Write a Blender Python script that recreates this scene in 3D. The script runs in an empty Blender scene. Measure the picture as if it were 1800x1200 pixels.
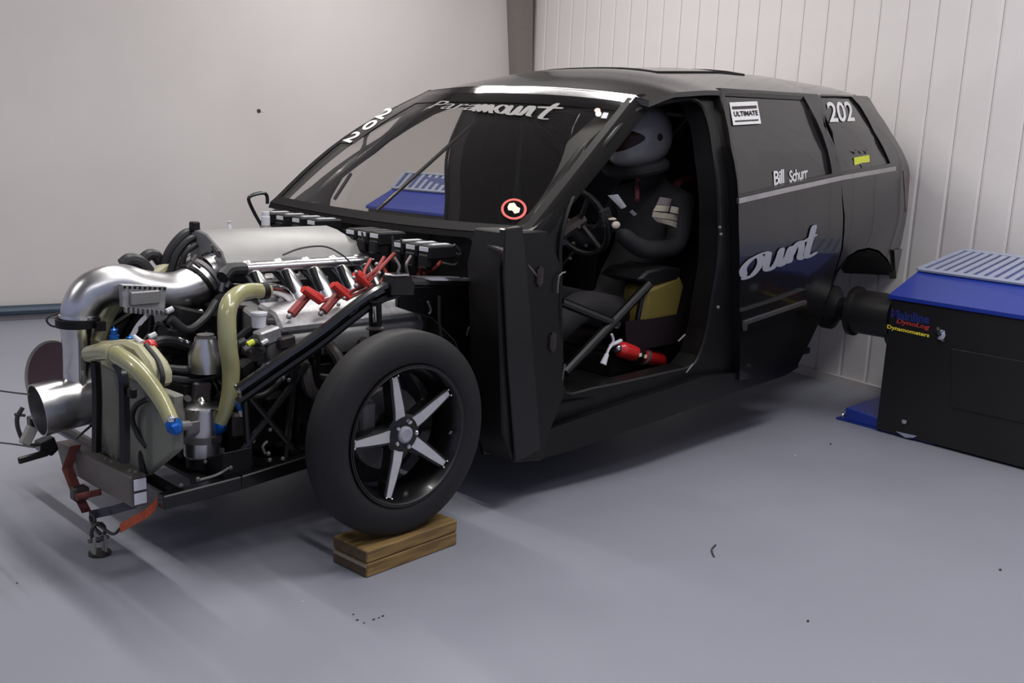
import bpy, bmesh, math, random
from mathutils import Vector, Matrix
from mathutils.geometry import tessellate_polygon
random.seed(7)
SC = bpy.context.scene; COL = SC.collection
PI = math.pi
# ------------------------------------------------------------------ camera
CP = Vector((-1.94883, -3.21497, 1.35556)); YAW, PITCH, ROLL, FP = 0.79566, 0.197525, 0.0442631, 1760.53
FW = Vector((math.sin(YAW)*math.cos(PITCH), math.cos(YAW)*math.cos(PITCH), -math.sin(PITCH)))
_r = Vector((math.cos(YAW), -math.sin(YAW), 0)); _u = _r.cross(FW)
RT = _r*math.cos(ROLL)+_u*math.sin(ROLL); UP = -_r*math.sin(ROLL)+_u*math.cos(ROLL)
cd = bpy.data.cameras.new('camera'); cam = bpy.data.objects.new('camera', cd); COL.objects.link(cam)
cd.sensor_width = 36; cd.lens = 36*FP/1800; cd.clip_start = .05
cam.matrix_world = Matrix(((RT.x, UP.x, -FW.x, CP.x), (RT.y, UP.y, -FW.y, CP.y), (RT.z, UP.z, -FW.z, CP.z), (0, 0, 0, 1)))
SC.camera = cam
# ------------------------------------------------------------------ world, light, exposure
w = bpy.data.worlds.new('world'); SC.world = w; w.use_nodes = True
w.node_tree.nodes['Background'].inputs[0].default_value = (.62, .70, 1.0, 1)
w.node_tree.nodes['Background'].inputs[1].default_value = .46
LAMP_TILT = .14
def area(name, loc, tgt, sx, sy, power, col=(1, .98, .95)):
    l = bpy.data.lights.new(name, 'AREA'); l.shape = 'RECTANGLE'; l.size = sx; l.size_y = sy; l.energy = power; l.color = col
    o = bpy.data.objects.new(name, l); COL.objects.link(o); o.location = loc
    o.rotation_euler = (Vector(tgt)-Vector(loc)).to_track_quat('-Z', 'Y').to_euler(); return o
lamp_a = area('ceiling_light', (2.25, 1.5, 3.5), (2.25, 1.5, 0), .05, 2.4, 80)
lamp_a.rotation_euler = (0, 0, -LAMP_TILT)
area('ceiling_light', (-.05, -.2, 3.5), (-.05, -.25, 0), .10, 4.2, 95)
area('ceiling_light', (-3.4, 1.4, 3.5), (-2.6, 3.6, .6), 1.6, .3, 60)
area('ceiling_light', (2.0, -2.4, 3.5), (2.0, -2.3, 0), 3.6, .5, 82, (.97, .97, 1))
area('ceiling_light', (-1.8, -3.4, 3.5), (-1.6, -2.8, 0), 2.5, .6, 30, (.92, .94, 1))
SC.view_settings.view_transform = 'Standard'; SC.view_settings.look = 'None'
SC.view_settings.exposure = 0.0; SC.view_settings.gamma = 1; SC.view_settings.use_curve_mapping = False
# ------------------------------------------------------------------ pixel -> point helpers (measuring only)
def ray(px, py): return FW+RT*((px-900)/FP)-UP*((py-600)/FP)
def _pl(ax, v, px, py):
    d = ray(px, py); return CP+d*((v-CP[ax])/d[ax])
def X(v, px, py): return _pl(0, v, px, py)
def Y(v, px, py): return _pl(1, v, px, py)
def Z(v, px, py): return _pl(2, v, px, py)
def lerp(tab, x):
    if x <= tab[0][0]: return tab[0][1]
    for (a, b), (c, d) in zip(tab, tab[1:]):
        if x <= c: return b+(d-b)*(x-a)/(c-a)
    return tab[-1][1]
# ------------------------------------------------------------------ materials
def srgb(r, g, b):
    f = lambda c: (c/255/12.92) if c/255 <= .04045 else ((c/255+.055)/1.055)**2.4
    return (f(r), f(g), f(b), 1)
def mat(name, col, rough=.5, metal=0, coat=0, noise=0, nscale=30, bump=0, col2=None, spec=.5, trans=0):
    m = bpy.data.materials.new(name); m.use_nodes = True; nt = m.node_tree; b = nt.nodes['Principled BSDF']
    b.inputs['Roughness'].default_value = rough; b.inputs['Metallic'].default_value = metal
    b.inputs['Coat Weight'].default_value = coat; b.inputs['Coat Roughness'].default_value = .06
    b.inputs['Specular IOR Level'].default_value = spec; b.inputs['Transmission Weight'].default_value = trans
    tc = nt.nodes.new('ShaderNodeTexCoord'); nz = nt.nodes.new('ShaderNodeTexNoise'); nz.inputs['Scale'].default_value = nscale; nz.inputs['Detail'].default_value = 4
    nt.links.new(tc.outputs['Object'], nz.inputs['Vector'])
    if len(col) == 3: col = (*col, 1)
    mx = nt.nodes.new('ShaderNodeMix'); mx.data_type = 'RGBA'
    c2 = col2 if col2 else tuple(c*(1-max(noise, .06)) for c in col[:3])+(1,)
    mx.inputs[6].default_value = col; mx.inputs[7].default_value = c2
    rp = nt.nodes.new('ShaderNodeValToRGB'); rp.color_ramp.elements[0].position = .4; rp.color_ramp.elements[1].position = .65
    nt.links.new(nz.outputs['Fac'], rp.inputs[0]); nt.links.new(rp.outputs[0], mx.inputs[0]); nt.links.new(mx.outputs[2], b.inputs['Base Color'])
    if bump:
        bp = nt.nodes.new('ShaderNodeBump'); bp.inputs['Strength'].default_value = bump; bp.inputs['Distance'].default_value = .01
        nt.links.new(nz.outputs['Fac'], bp.inputs['Height']); nt.links.new(bp.outputs[0], b.inputs['Normal'])
    return m
M = {}
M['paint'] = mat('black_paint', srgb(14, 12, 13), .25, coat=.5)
M['satin'] = mat('satin_black', srgb(13, 11, 12), .42, spec=.35)
M['powder'] = mat('powder_black', srgb(12, 11, 13), .3, coat=.2, spec=.4)
M['dark'] = mat('dark_plastic', srgb(11, 9, 12), .55, spec=.3)
M['rubber'] = mat('tyre_rubber', srgb(27, 25, 27), .6, noise=.15, nscale=12, spec=.35)
M['hose'] = mat('black_hose', srgb(24, 23, 26), .5)
M['alu'] = mat('brushed_aluminium', (.58, .57, .58), .3, metal=1, noise=.12, nscale=14)
M['polish'] = mat('polished_aluminium', (.72, .71, .71), .2, metal=1)
M['cast'] = mat('cast_aluminium', (.42, .41, .42), .5, metal=.8, noise=.2, nscale=60, bump=.15)
M['plate'] = mat('sheet_aluminium', (.27, .262, .258), .5, metal=.5, noise=.1, nscale=9)
M['steel'] = mat('grey_steel', srgb(105, 100, 100), .5, metal=.3, noise=.25, nscale=20)
M['steeldark'] = mat('dark_steel', srgb(66, 60, 60), .45, metal=.5, noise=.2)
M['chrome'] = mat('chrome', (.75, .75, .76), .12, metal=1)
M['white'] = mat('white_plastic', srgb(205, 205, 210), .5)
M['decal'] = mat('white_vinyl', srgb(215, 213, 212), .5)
M['silver'] = mat('silver_vinyl', srgb(150, 150, 158), .45)
M['ghost'] = mat('grey_vinyl', srgb(118, 115, 114), .6, spec=.2)
M['red'] = mat('red_rubber', srgb(196, 52, 46), .45)
M['redwire'] = mat('red_wire', srgb(140, 48, 44), .5)
M['blue'] = mat('blue_anodised', srgb(20, 88, 170), .3, metal=.6)
M['tan'] = mat('tan_tank', srgb(164, 160, 128), .5, noise=.12, nscale=8)
M['olive'] = mat('olive_panel', srgb(116, 115, 104), .55, noise=.12, nscale=7)
M['clearhose'] = mat('clear_yellow_hose', srgb(152, 149, 108), .25, coat=.4, noise=.15, nscale=12)
M['maroon'] = mat('maroon_liner', srgb(84, 60, 62), .6)
M['beige'] = mat('beige_rim', srgb(150, 146, 138), .5)
M['beam'] = mat('bare_steel_tube', srgb(100, 92, 88), .5, metal=.25, noise=.2, nscale=11)
M['orange'] = mat('orange_webbing', srgb(186, 82, 48), .8, noise=.2, nscale=90, bump=.3)
M['redweb'] = mat('red_webbing', srgb(104, 48, 42), .8, noise=.2, nscale=90, bump=.3)
M['greyweb'] = mat('grey_webbing', srgb(58, 58, 66), .8)
M['suit'] = mat('black_suit', srgb(22, 18, 22), .85, noise=.2, nscale=20, bump=.2)
M['patch'] = mat('cream_patch', srgb(190, 180, 165), .8)
M['helmet'] = mat('grey_helmet', srgb(140, 137, 136), .35, coat=.4)
M['visor'] = mat('dark_visor', srgb(44, 22, 20), .3, spec=.25)
M['skin'] = mat('skin', srgb(150, 105, 85), .6)
M['belt'] = mat('maroon_belt', srgb(80, 26, 36), .8)
M['seat'] = mat('dark_seat', srgb(38, 22, 28), .8)
M['extred'] = mat('extinguisher_red', srgb(190, 34, 34), .3, coat=.4)
M['yellow'] = mat('yellow_tank', srgb(100, 88, 42), .6, spec=.2)
M['dynblue'] = mat('blue_paint', srgb(24, 48, 140), .35, coat=.2, noise=.1)
M['dynblack'] = mat('black_panel', srgb(22, 19, 20), .4)
M['grate'] = mat('pale_grate', srgb(160, 165, 185), .5, metal=.3)
M['gratedark'] = mat('grate_gap', srgb(70, 78, 125), .6)
M['txtblue'] = mat('blue_letters', srgb(24, 34, 92), .5)
M['txtred'] = mat('red_letters', srgb(160, 50, 48), .5)
M['txtyel'] = mat('yellow_letters', srgb(225, 205, 60), .5)
M['lime'] = mat('lime_sticker', srgb(205, 212, 60), .5)
M['pink'] = mat('pink_sticker', srgb(205, 150, 140), .5)
M['cream'] = mat('cream_sticker', srgb(225, 215, 190), .5)
M['taillight'] = mat('tail_light_lens', srgb(60, 16, 20), .15, coat=.5)
M['winvinyl'] = mat('smoked_window', srgb(40, 38, 38), .16, coat=.5)
M['headerred'] = mat('dark_header', srgb(20, 14, 15), .07, spec=.6)
M['column'] = mat('column_paint', srgb(120, 112, 108), .6)
M['pipeblue'] = mat('blue_grey_pipe', srgb(62, 76, 90), .4, metal=.3)
M['debris'] = mat('dark_debris', srgb(50, 48, 50), .8)
M['paint2'] = mat('gloss_black_tube', srgb(16, 15, 17), .18, coat=.8)
M['belt2'] = mat('grey_patch', srgb(130, 118, 120), .8)
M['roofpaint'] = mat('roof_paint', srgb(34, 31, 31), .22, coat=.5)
M['ceilingmat'] = mat('ceiling_board', srgb(168, 164, 160), .9)
M['matteblk'] = mat('matte_black_trim', srgb(20, 18, 18), .75, spec=.12)
M['frit'] = mat('black_frit', srgb(24, 22, 22), .6, spec=.15)
def glassmat():
    m = bpy.data.materials.new('windshield_glass'); m.use_nodes = True; nt = m.node_tree; nt.nodes.clear()
    o = nt.nodes.new('ShaderNodeOutputMaterial'); mx = nt.nodes.new('ShaderNodeMixShader'); t = nt.nodes.new('ShaderNodeBsdfTransparent'); g = nt.nodes.new('ShaderNodeBsdfGlossy')
    t.inputs[0].default_value = (.90, .895, .88, 1); g.inputs['Roughness'].default_value = .03; g.inputs[0].default_value = (1, 1, 1, 1)
    f = nt.nodes.new('ShaderNodeLayerWeight'); f.inputs[0].default_value = .5
    pw = nt.nodes.new('ShaderNodeMath'); pw.operation = 'POWER'; pw.inputs[1].default_value = 5
    ad = nt.nodes.new('ShaderNodeMath'); ad.operation = 'MULTIPLY_ADD'; ad.inputs[1].default_value = .93; ad.inputs[2].default_value = .055
    nt.links.new(f.outputs['Facing'], pw.inputs[0]); nt.links.new(pw.outputs[0], ad.inputs[0]); nt.links.new(ad.outputs[0], mx.inputs[0])
    nt.links.new(t.outputs[0], mx.inputs[1]); nt.links.new(g.outputs[0], mx.inputs[2]); nt.links.new(mx.outputs[0], o.inputs[0]); return m
M['glass'] = glassmat()
def floormat():
    m = mat('epoxy_floor', srgb(138, 139, 149), .42, noise=.06, nscale=1.3, spec=.35)
    nt = m.node_tree; b = nt.nodes['Principled BSDF']; tc = [n for n in nt.nodes if n.type == 'TEX_COORD'][0]
    n2 = nt.nodes.new('ShaderNodeTexNoise'); n2.inputs['Scale'].default_value = 2.2; n2.inputs['Detail'].default_value = 8
    r = nt.nodes.new('ShaderNodeMapRange'); r.inputs[3].default_value = .33; r.inputs[4].default_value = .6
    nt.links.new(tc.outputs['Object'], n2.inputs['Vector']); nt.links.new(n2.outputs['Fac'], r.inputs[0]); nt.links.new(r.outputs[0], b.inputs['Roughness'])
    bp = nt.nodes.new('ShaderNodeBump'); bp.inputs['Strength'].default_value = .05; n3 = nt.nodes.new('ShaderNodeTexNoise'); n3.inputs['Scale'].default_value = 25
    nt.links.new(tc.outputs['Object'], n3.inputs['Vector']); nt.links.new(n3.outputs['Fac'], bp.inputs['Height']); nt.links.new(bp.outputs[0], b.inputs['Normal'])
    return m
M['floor'] = floormat()
M['wall'] = mat('painted_wall', srgb(196, 190, 188), .7, noise=.05, nscale=1.2, spec=.2)
M['panel'] = mat('white_wall_panel', srgb(214, 208, 206), .5, noise=.04, nscale=2, spec=.3)
M['seam'] = mat('wall_seam', srgb(196, 190, 188), .7)
def woodmat():
    m = mat('weathered_timber', srgb(140, 112, 64), .75, nscale=5, bump=.2, col2=srgb(104, 80, 44))
    nt = m.node_tree; tc = [n for n in nt.nodes if n.type == 'TEX_COORD'][0]; nz = [n for n in nt.nodes if n.type == 'TEX_NOISE'][0]
    mp = nt.nodes.new('ShaderNodeMapping'); mp.inputs['Scale'].default_value = (1, 9, 12)
    nt.links.new(tc.outputs['Object'], mp.inputs[0]); nt.links.new(mp.outputs[0], nz.inputs['Vector']); return m
M['wood'] = woodmat()
M['woodend'] = mat('timber_end', srgb(92, 74, 52), .8, noise=.3, nscale=40)
M['woodlight'] = mat('timber_pale', srgb(150, 140, 122), .8)
# ------------------------------------------------------------------ object helpers
WL = {}
def empty(name, loc, label=None, cat=None, group=None, kind=None):
    o = bpy.data.objects.new(name, None); COL.objects.link(o); o.location = loc; o.empty_display_size = .1; WL[o] = Vector(loc)
    tag(o, label, cat, group, kind); return o
def tag(o, label=None, cat=None, group=None, kind=None):
    if label: o['label'] = label
    if cat: o['category'] = cat
    if group: o['group'] = group
    if kind: o['kind'] = kind
    return o
def link(name, me, parent=None, centre=True):
    o = bpy.data.objects.new(name, me); COL.objects.link(o)
    if centre and len(me.vertices):
        lo = Vector([min(v.co[i] for v in me.vertices) for i in range(3)]); hi = Vector([max(v.co[i] for v in me.vertices) for i in range(3)])
        c = (lo+hi)/2
        if parent is None: c.z = lo.z
        me.transform(Matrix.Translation(-c))
    else: c = Vector((0, 0, 0))
    WL[o] = c
    if parent is not None: o.parent = parent; o.location = c-WL[parent]
    else: o.location = c
    return o
def finish(bm, name, m, parent=None, bevel=0, smooth=True, ang=32, recalc=True):
    if recalc: bmesh.ops.recalc_face_normals(bm, faces=bm.faces)
    if bevel: 
        es = [e for e in bm.edges if len(e.link_faces) == 2 and e.calc_face_angle(0) > .6]
        bmesh.ops.bevel(bm, geom=es, offset=bevel, segments=1, affect='EDGES', clamp_overlap=True)
    if smooth:
        for f in bm.faces: f.smooth = True
        for e in bm.edges:
            if len(e.link_faces) == 2 and e.calc_face_angle(0) > math.radians(ang): e.smooth = False
    me = bpy.data.meshes.new(name); bm.to_mesh(me); bm.free()
    for mm in (m if isinstance(m, (list, tuple)) else [m]): me.materials.append(M[mm])
    return link(name, me, parent)
def frame_of(d, up=Vector((0, 0, 1))):
    d = Vector(d).normalized()
    if abs(d.dot(up)) > .98: up = Vector((0, 1, 0))
    a = d.cross(up).normalized(); return a, a.cross(d).normalized()
class MB:
    def __init__(s): s.bm = bmesh.new()
    def face(s, vs, mi=0):
        try: f = s.bm.faces.new(vs); f.material_index = mi; return f
        except ValueError: return None
    def box(s, c, size, rot=None, mi=0):
        c = Vector(c); sx, sy, sz = [q/2 for q in size]; R = rot if rot else Matrix.Identity(3)
        v = [s.bm.verts.new(c+R@Vector((x*sx, y*sy, z*sz))) for x in (-1, 1) for y in (-1, 1) for z in (-1, 1)]
        for q in ((0, 1, 3, 2), (4, 6, 7, 5), (0, 4, 5, 1), (2, 3, 7, 6), (0, 2, 6, 4), (1, 5, 7, 3)): s.face([v[i] for i in q], mi)
        return s
    def hexa(s, a, b, mi=0):   # two quads (lists of 4 points)
        va = [s.bm.verts.new(Vector(p)) for p in a]; vb = [s.bm.verts.new(Vector(p)) for p in b]; n = len(a)
        s.face(va, mi); s.face(vb[::-1], mi)
        for i in range(n): s.face([va[i], vb[i], vb[(i+1) % n], va[(i+1) % n]], mi)
        return s
    def prism(s, pts, d, mi=0):
        d = Vector(d); return s.hexa(pts, [Vector(p)+d for p in pts], mi)
    def bar(s, a, b, w, h, up=(0, 0, 1), mi=0):
        a = Vector(a); b = Vector(b); p, q = frame_of(b-a, Vector(up))
        f = lambda c: [c+p*(i*w/2)+q*(j*h/2) for i, j in ((-1, -1), (1, -1), (1, 1), (-1, 1))]
        return s.hexa(f(a), f(b), mi)
    def tube(s, pts, r, n=10, smooth=6, cap=True, closed=False, mi=0, hollow=0):
        P = [Vector(p) for p in pts]; R = list(r) if isinstance(r, (list, tuple)) else [r]*len(P)
        if smooth and len(P) > 2:
            Q = []; QR = []; N = len(P)
            rng = range(N) if closed else range(N-1)
            for i in rng:
                p1, p2 = P[i], P[(i+1) % N]
                p0 = P[i-1] if (i > 0 or closed) else p1*2-p2
                p3 = P[(i+2) % N] if (i+2 < N or closed) else p2*2-p1
                for k in range(smooth):
                    t = k/smooth
                    Q.append(.5*((2*p1)+(p2-p0)*t+(2*p0-5*p1+4*p2-p3)*t*t+(3*p1-p0-3*p2+p3)*t**3)); QR.append(R[i]*(1-t)+R[(i+1) % N]*t)
            if not closed: Q.append(P[-1]); QR.append(R[-1])
            P, R = Q, QR
        N = len(P); rings = []; a = None
        for i in range(N):
            if closed: d = P[(i+1) % N]-P[i-1]
            else: d = P[min(i+1, N-1)]-P[max(i-1, 0)]
            if d.length < 1e-9: d = Vector((0, 0, 1))
            d.normalize()
            if a is None: a, b = frame_of(d)
            else:
                a = (a-d*a.dot(d)); a = a.normalized() if a.length > 1e-6 else frame_of(d)[0]
            b = a.cross(d)
            rings.append([s.bm.verts.new(P[i]+(a*math.cos(2*PI*k/n)+b*math.sin(2*PI*k/n))*R[i]) for k in range(n)])
        for i in range(N if closed else N-1):
            A, B = rings[i], rings[(i+1) % N]
            for k in range(n): s.face([A[k], A[(k+1) % n], B[(k+1) % n], B[k]], mi)
        if cap and not closed: s.face(rings[0][::-1], mi); s.face(rings[-1], mi)
        return s
    def lathe(s, o, d, prof, n=24, mi=0, cap=False):   # prof (along, radius)
        o = Vector(o); d = Vector(d).normalized(); a, b = frame_of(d); rings = []
        for h, r in prof:
            if r < 1e-6: rings.append([s.bm.verts.new(o+d*h)])
            else: rings.append([s.bm.verts.new(o+d*h+(a*math.cos(2*PI*k/n)+b*math.sin(2*PI*k/n))*r) for k in range(n)])
        for A, B in zip(rings, rings[1:]):
            for k in range(n):
                k2 = (k+1) % n
                if len(A) == 1 and len(B) == 1: continue
                if len(A) == 1: s.face([A[0], B[k2], B[k]], mi)
                elif len(B) == 1: s.face([A[k], A[k2], B[0]], mi)
                else: s.face([A[k], A[k2], B[k2], B[k]], mi)
        return s
    def ball(s, c, r, mi=0, n=10):
        if not isinstance(r, (tuple, list)): r = (r, r, r)
        m = Matrix.Translation(Vector(c))@Matrix.Diagonal((*r, 1))
        g = bmesh.ops.create_uvsphere(s.bm, u_segments=n, v_segments=max(6, n*2//3), radius=1, matrix=m)
        for f in {f for v in g['verts'] for f in v.link_faces}: f.material_index = mi
        return s
    def build(s, name, m, parent=None, bevel=0, **k): return finish(s.bm, name, m, parent, bevel, **k)
def tube(name, pts, r, m, parent, **k): return MB().tube(pts, r, **k).build(name, m, parent)
# ------------------------------------------------------------------ room
TH = math.radians(13); RD = Vector((math.sin(TH), math.cos(TH), 0)); LD = Vector((math.cos(TH), -math.sin(TH), 0))
W0 = Vector((3.76, -.15, 0)); CORN = W0+RD*3.30
H = 3.6
fl = MB().box((0, 0, -.05), (14, 13, .1)); f_ = fl.build('floor', 'floor', smooth=False); tag(f_, 'grey blue epoxy painted shop floor', kind='structure')
tag(MB().box((0, 0, H+.06), (14, 13, .1)).build('ceiling', 'ceilingmat', smooth=False), 'dull grey shop ceiling', kind='structure')
wl = MB().hexa([CORN+LD*.15, CORN-LD*8, CORN-LD*8+RD*.15, CORN+LD*.15+RD*.15], [p+Vector((0, 0, H)) for p in (CORN+LD*.15, CORN-LD*8, CORN-LD*8+RD*.15, CORN+LD*.15+RD*.15)])
wl_ = wl.build('wall_left', 'wall', smooth=False); tag(wl_, 'plain pale greige wall behind the engine', kind='structure')
def on_wall(o0, n, px, py):
    d = ray(px, py); return CP+d*((o0-CP).dot(n)/d.dot(n))
hole = on_wall(CORN, RD, 455, 195)
MB().lathe(hole-RD*.004, RD, [(0, .0), (0, .014), (.004, .016)], n=9).build('wall_hole', 'debris', wl_)
MB().lathe(hole-RD*.004+LD*.03, RD, [(0, .0), (0, .008), (.004, .01)], n=9).build('wall_scuff', 'seam', wl_)
wr = empty('wall_right', W0, 'ribbed white metal panel wall behind the dyno', kind='structure')
k0 = [W0-RD*5.2, W0+RD*3.45, W0+RD*3.45+LD*.12, W0-RD*5.2+LD*.12]
k0 = [p+LD*.012 for p in k0]
MB().hexa(k0, [p+Vector((0, 0, H)) for p in k0]).build('backing', 'seam', wr, smooth=False)
sp = .1885; t = -5.0+.013
first = None
edges = []
tt = .028
while tt > -5.1: tt -= sp
while tt < 3.2: edges.append(tt); tt += sp
for a in edges:
    b = min(a+sp, 3.28); g = .002; ch = .014
    pr = [(a+g, .012), (a+g, .004), (a+g+ch, -.001), (b-g-ch, -.001), (b-g, .004), (b-g, .012)]
    pts = [W0+RD*u+LD*v for u, v in pr]
    MB().prism(pts, (0, 0, H)).build('wall_panel', 'panel', wr, smooth=False)
# base curb of right wall
c0 = [W0-RD*5.2-LD*.03, W0+RD*3.3-LD*.03, W0+RD*3.3, W0-RD*5.2]
tag(MB().prism(c0, (0, 0, .05)).build('baseboard_right', 'seam', smooth=False), 'grey curb strip along the foot of the ribbed wall', kind='structure')
# corner column
cc = CORN-LD*.20-RD*.10
col = MB()
p0 = X
cA = on_wall(CORN-RD*.14, RD, 911, 5); cB = on_wall(CORN-RD*.14, RD, 937, 5); cC = on_wall(CORN-RD*.14, RD, 918, 125); cD = on_wall(CORN-RD*.14, RD, 936, 125)
def ext(a, b, z): t = (z-a.z)/(b.z-a.z); return a+(b-a)*t
q = [ext(cA, cC, 0), ext(cB, cD, 0), ext(cB, cD, H), ext(cA, cC, H)]
wbot = (q[1]-q[0])
if wbot.dot(LD) < .05: q[0] = q[1]-LD*.05
MB().prism(q, RD*.135).build('column', 'column', smooth=False)
tag(bpy.data.objects['column'], 'tapered grey steel column in the corner', kind='structure')
bpy.data.objects['column'].name = 'trim_1'
# blue grey pipe along the foot of the left wall
pl_ = tag(tube('wall_pipe', [CORN-LD*2-RD*.05+Vector((0, 0, .07)), CORN-LD*7.5-RD*.05+Vector((0, 0, .07))], .035, 'pipeblue', None, smooth=0), 'blue grey pipe running along the foot of the plain wall', 'pipe')
for i in range(5):
    MB().box(CORN-LD*(2.4+i*1.2)-RD*.05+Vector((0, 0, .02)), (.05, .09, .04)).build('pipe_support', 'steel', pl_)
tag(MB().prism([CORN-LD*8-RD*.012, CORN-LD*.0-RD*.012, CORN, CORN-LD*8], (0, 0, .045)).build('baseboard_left', 'seam', smooth=False), 'narrow grey strip at the foot of the plain wall', kind='structure')
# ------------------------------------------------------------------ body surface
ZR = [(.5, .98), (.66, 1.04), (1.28, 1.525), (1.45, 1.575), (1.7, 1.60), (2.0, 1.61), (2.65, 1.63), (3.3, 1.66), (3.6, 1.62)]
Z0 = [(1.15, 1.545), (1.27, 1.585), (1.4, 1.635), (1.65, 1.695), (2.2, 1.745), (2.8, 1.76), (3.3, 1.75), (3.6, 1.70)]
def yside(x, z):
    s = max(0, min(1, (1.5-x)/1.0)); w = .90-.10*s*s*(3-2*s)
    if x > 2.6: w -= .10*((x-2.6)/1.0)**2
    zb = 1.157+(x-1.745)*.089; zr = lerp(ZR, x)
    if z < zb:
        d = zb-z
        crease = .012*math.exp(-((d-.28)/.16)**2)
        return w+crease-.045*(max(0, d-.25)/.6)**2
    t = min(1.15, (z-zb)/max(.25, zr-zb)); return w-.03*t-.14*t*t
def S(px, py, off=0):
    y = -.9
    for _ in range(14):
        p = Y(y, px, py); y = -(yside(p.x, p.z)+off)
    return Y(y, px, py)
def panel(name, outer, holes, m, parent, off=0, thick=.03, side=-1, step=.07, pix=True, bevel=0, cl=True):
    def cv(poly):
        r = []
        for a in poly:
            p = S(a[0], a[1], off) if pix else Vector((a[0], 0, a[1]))
            x, z = p.x, p.z
            if cl: z = min(z, lerp(ZR, x)+.012)
            r.append(Vector((x, z, 0)))
        return r
    loops = [cv(outer)]+[cv(h) for h in holes]
    flat = [p for l in loops for p in l]; tris = tessellate_polygon(loops)
    bm = bmesh.new(); vs = [bm.verts.new((p.x, 0, p.y)) for p in flat]
    for t in tris:
        try: bm.faces.new([vs[i] for i in t])
        except ValueError: pass
    bmesh.ops.recalc_face_normals(bm, faces=bm.faces)
    x0 = min(p.x for p in flat); x1 = max(p.x for p in flat); z0 = min(p.y for p in flat); z1 = max(p.y for p in flat)
    v = x0+step
    while v < x1:
        bmesh.ops.bisect_plane(bm, geom=bm.verts[:]+bm.edges[:]+bm.faces[:], plane_co=(v, 0, 0), plane_no=(1, 0, 0), dist=1e-5); v += step
    v = z0+step
    while v < z1:
        bmesh.ops.bisect_plane(bm, geom=bm.verts[:]+bm.edges[:]+bm.faces[:], plane_co=(0, 0, v), plane_no=(0, 0, 1), dist=1e-5); v += step
    bmesh.ops.dissolve_limit(bm, angle_limit=.001, verts=[v for v in bm.verts if False], edges=[]) if False else None
    for f in bm.faces:
        if f.normal.y*side < 0: f.normal_flip()
    top = list(bm.faces); bound = [e for e in bm.edges if len(e.link_faces) == 1]
    dup = {}
    for v in list(bm.verts):
        yo = yside(v.co.x, v.co.z)+off; v.co.y = side*yo
        dup[v] = bm.verts.new((v.co.x, side*(yo-thick), v.co.z))
    for f in top: bm.faces.new([dup[v] for v in reversed(f.verts)])
    for e in bound:
        a, b = e.verts
        try: bm.faces.new([b, a, dup[a], dup[b]])
        except ValueError: pass
    return finish(bm, name, m, parent, bevel)
# ------------------------------------------------------------------ the vehicle
car = empty('stripped_suv', (1.3, 0, .2), 'matte black race SUV with nose, hood and front doors removed, on a hub dyno', 'car')
door_o = [(1263, 147), (1330, 147), (1400, 149), (1428, 150), (1448, 220), (1477, 303), (1482, 380), (1478, 440), (1466, 480), (1458, 512), (1440, 560), (1420, 603), (1402, 640), (1380, 652), (1300, 668), (1300, 560), (1300, 470), (1298, 350), (1285, 260), (1272, 190)]
door_w = [(1273, 164), (1330, 164), (1412, 168), (1424, 190), (1463, 305), (1380, 324), (1300, 343), (1288, 250)]
q_o = [(1431, 150), (1470, 147), (1500, 147), (1514, 151), (1528, 172), (1543, 197), (1566, 232), (1587, 267), (1597, 292), (1602, 320), (1603, 380), (1602, 432), (1600, 440), (1598, 470), (1590, 492), (1578, 498), (1571, 480), (1561, 456), (1545, 440), (1528, 435), (1508, 439), (1490, 450), (1476, 468), (1470, 475), (1481, 440), (1485, 380), (1480, 303), (1451, 220)]
q_w = [(1434, 169), (1470, 169), (1497, 170), (1512, 186), (1537, 232), (1558, 270), (1565, 287), (1520, 295), (1476, 303), (1455, 236)]
frame_o = [(929, 402), (965, 348), (1000, 297), (1040, 243), (1075, 200), (1104, 170), (1130, 157), (1170, 149), (1210, 144), (1250, 140), (1262, 146), (1272, 190), (1285, 260), (1298, 350), (1300, 470), (1300, 560), (1298, 655), (1230, 672), (1120, 712), (1000, 757), (958, 772), (945, 700), (925, 600), (890, 520), (884, 440), (886, 407)]
frame_h = [(991, 690), (985, 620), (984, 560), (985, 480), (984, 440), (990, 400), (1005, 350), (1035, 295), (1070, 245), (1103, 207), (1125, 191), (1160, 182), (1195, 175), (1218, 175), (1235, 188), (1248, 225), (1256, 280), (1262, 330), (1264, 400), (1262, 460), (1252, 520), (1242, 580), (1228, 625), (1212, 645), (1170, 656), (1100, 672), (1040, 684)]
LIN = [(1262, 152), (1272, 152)]
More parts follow.
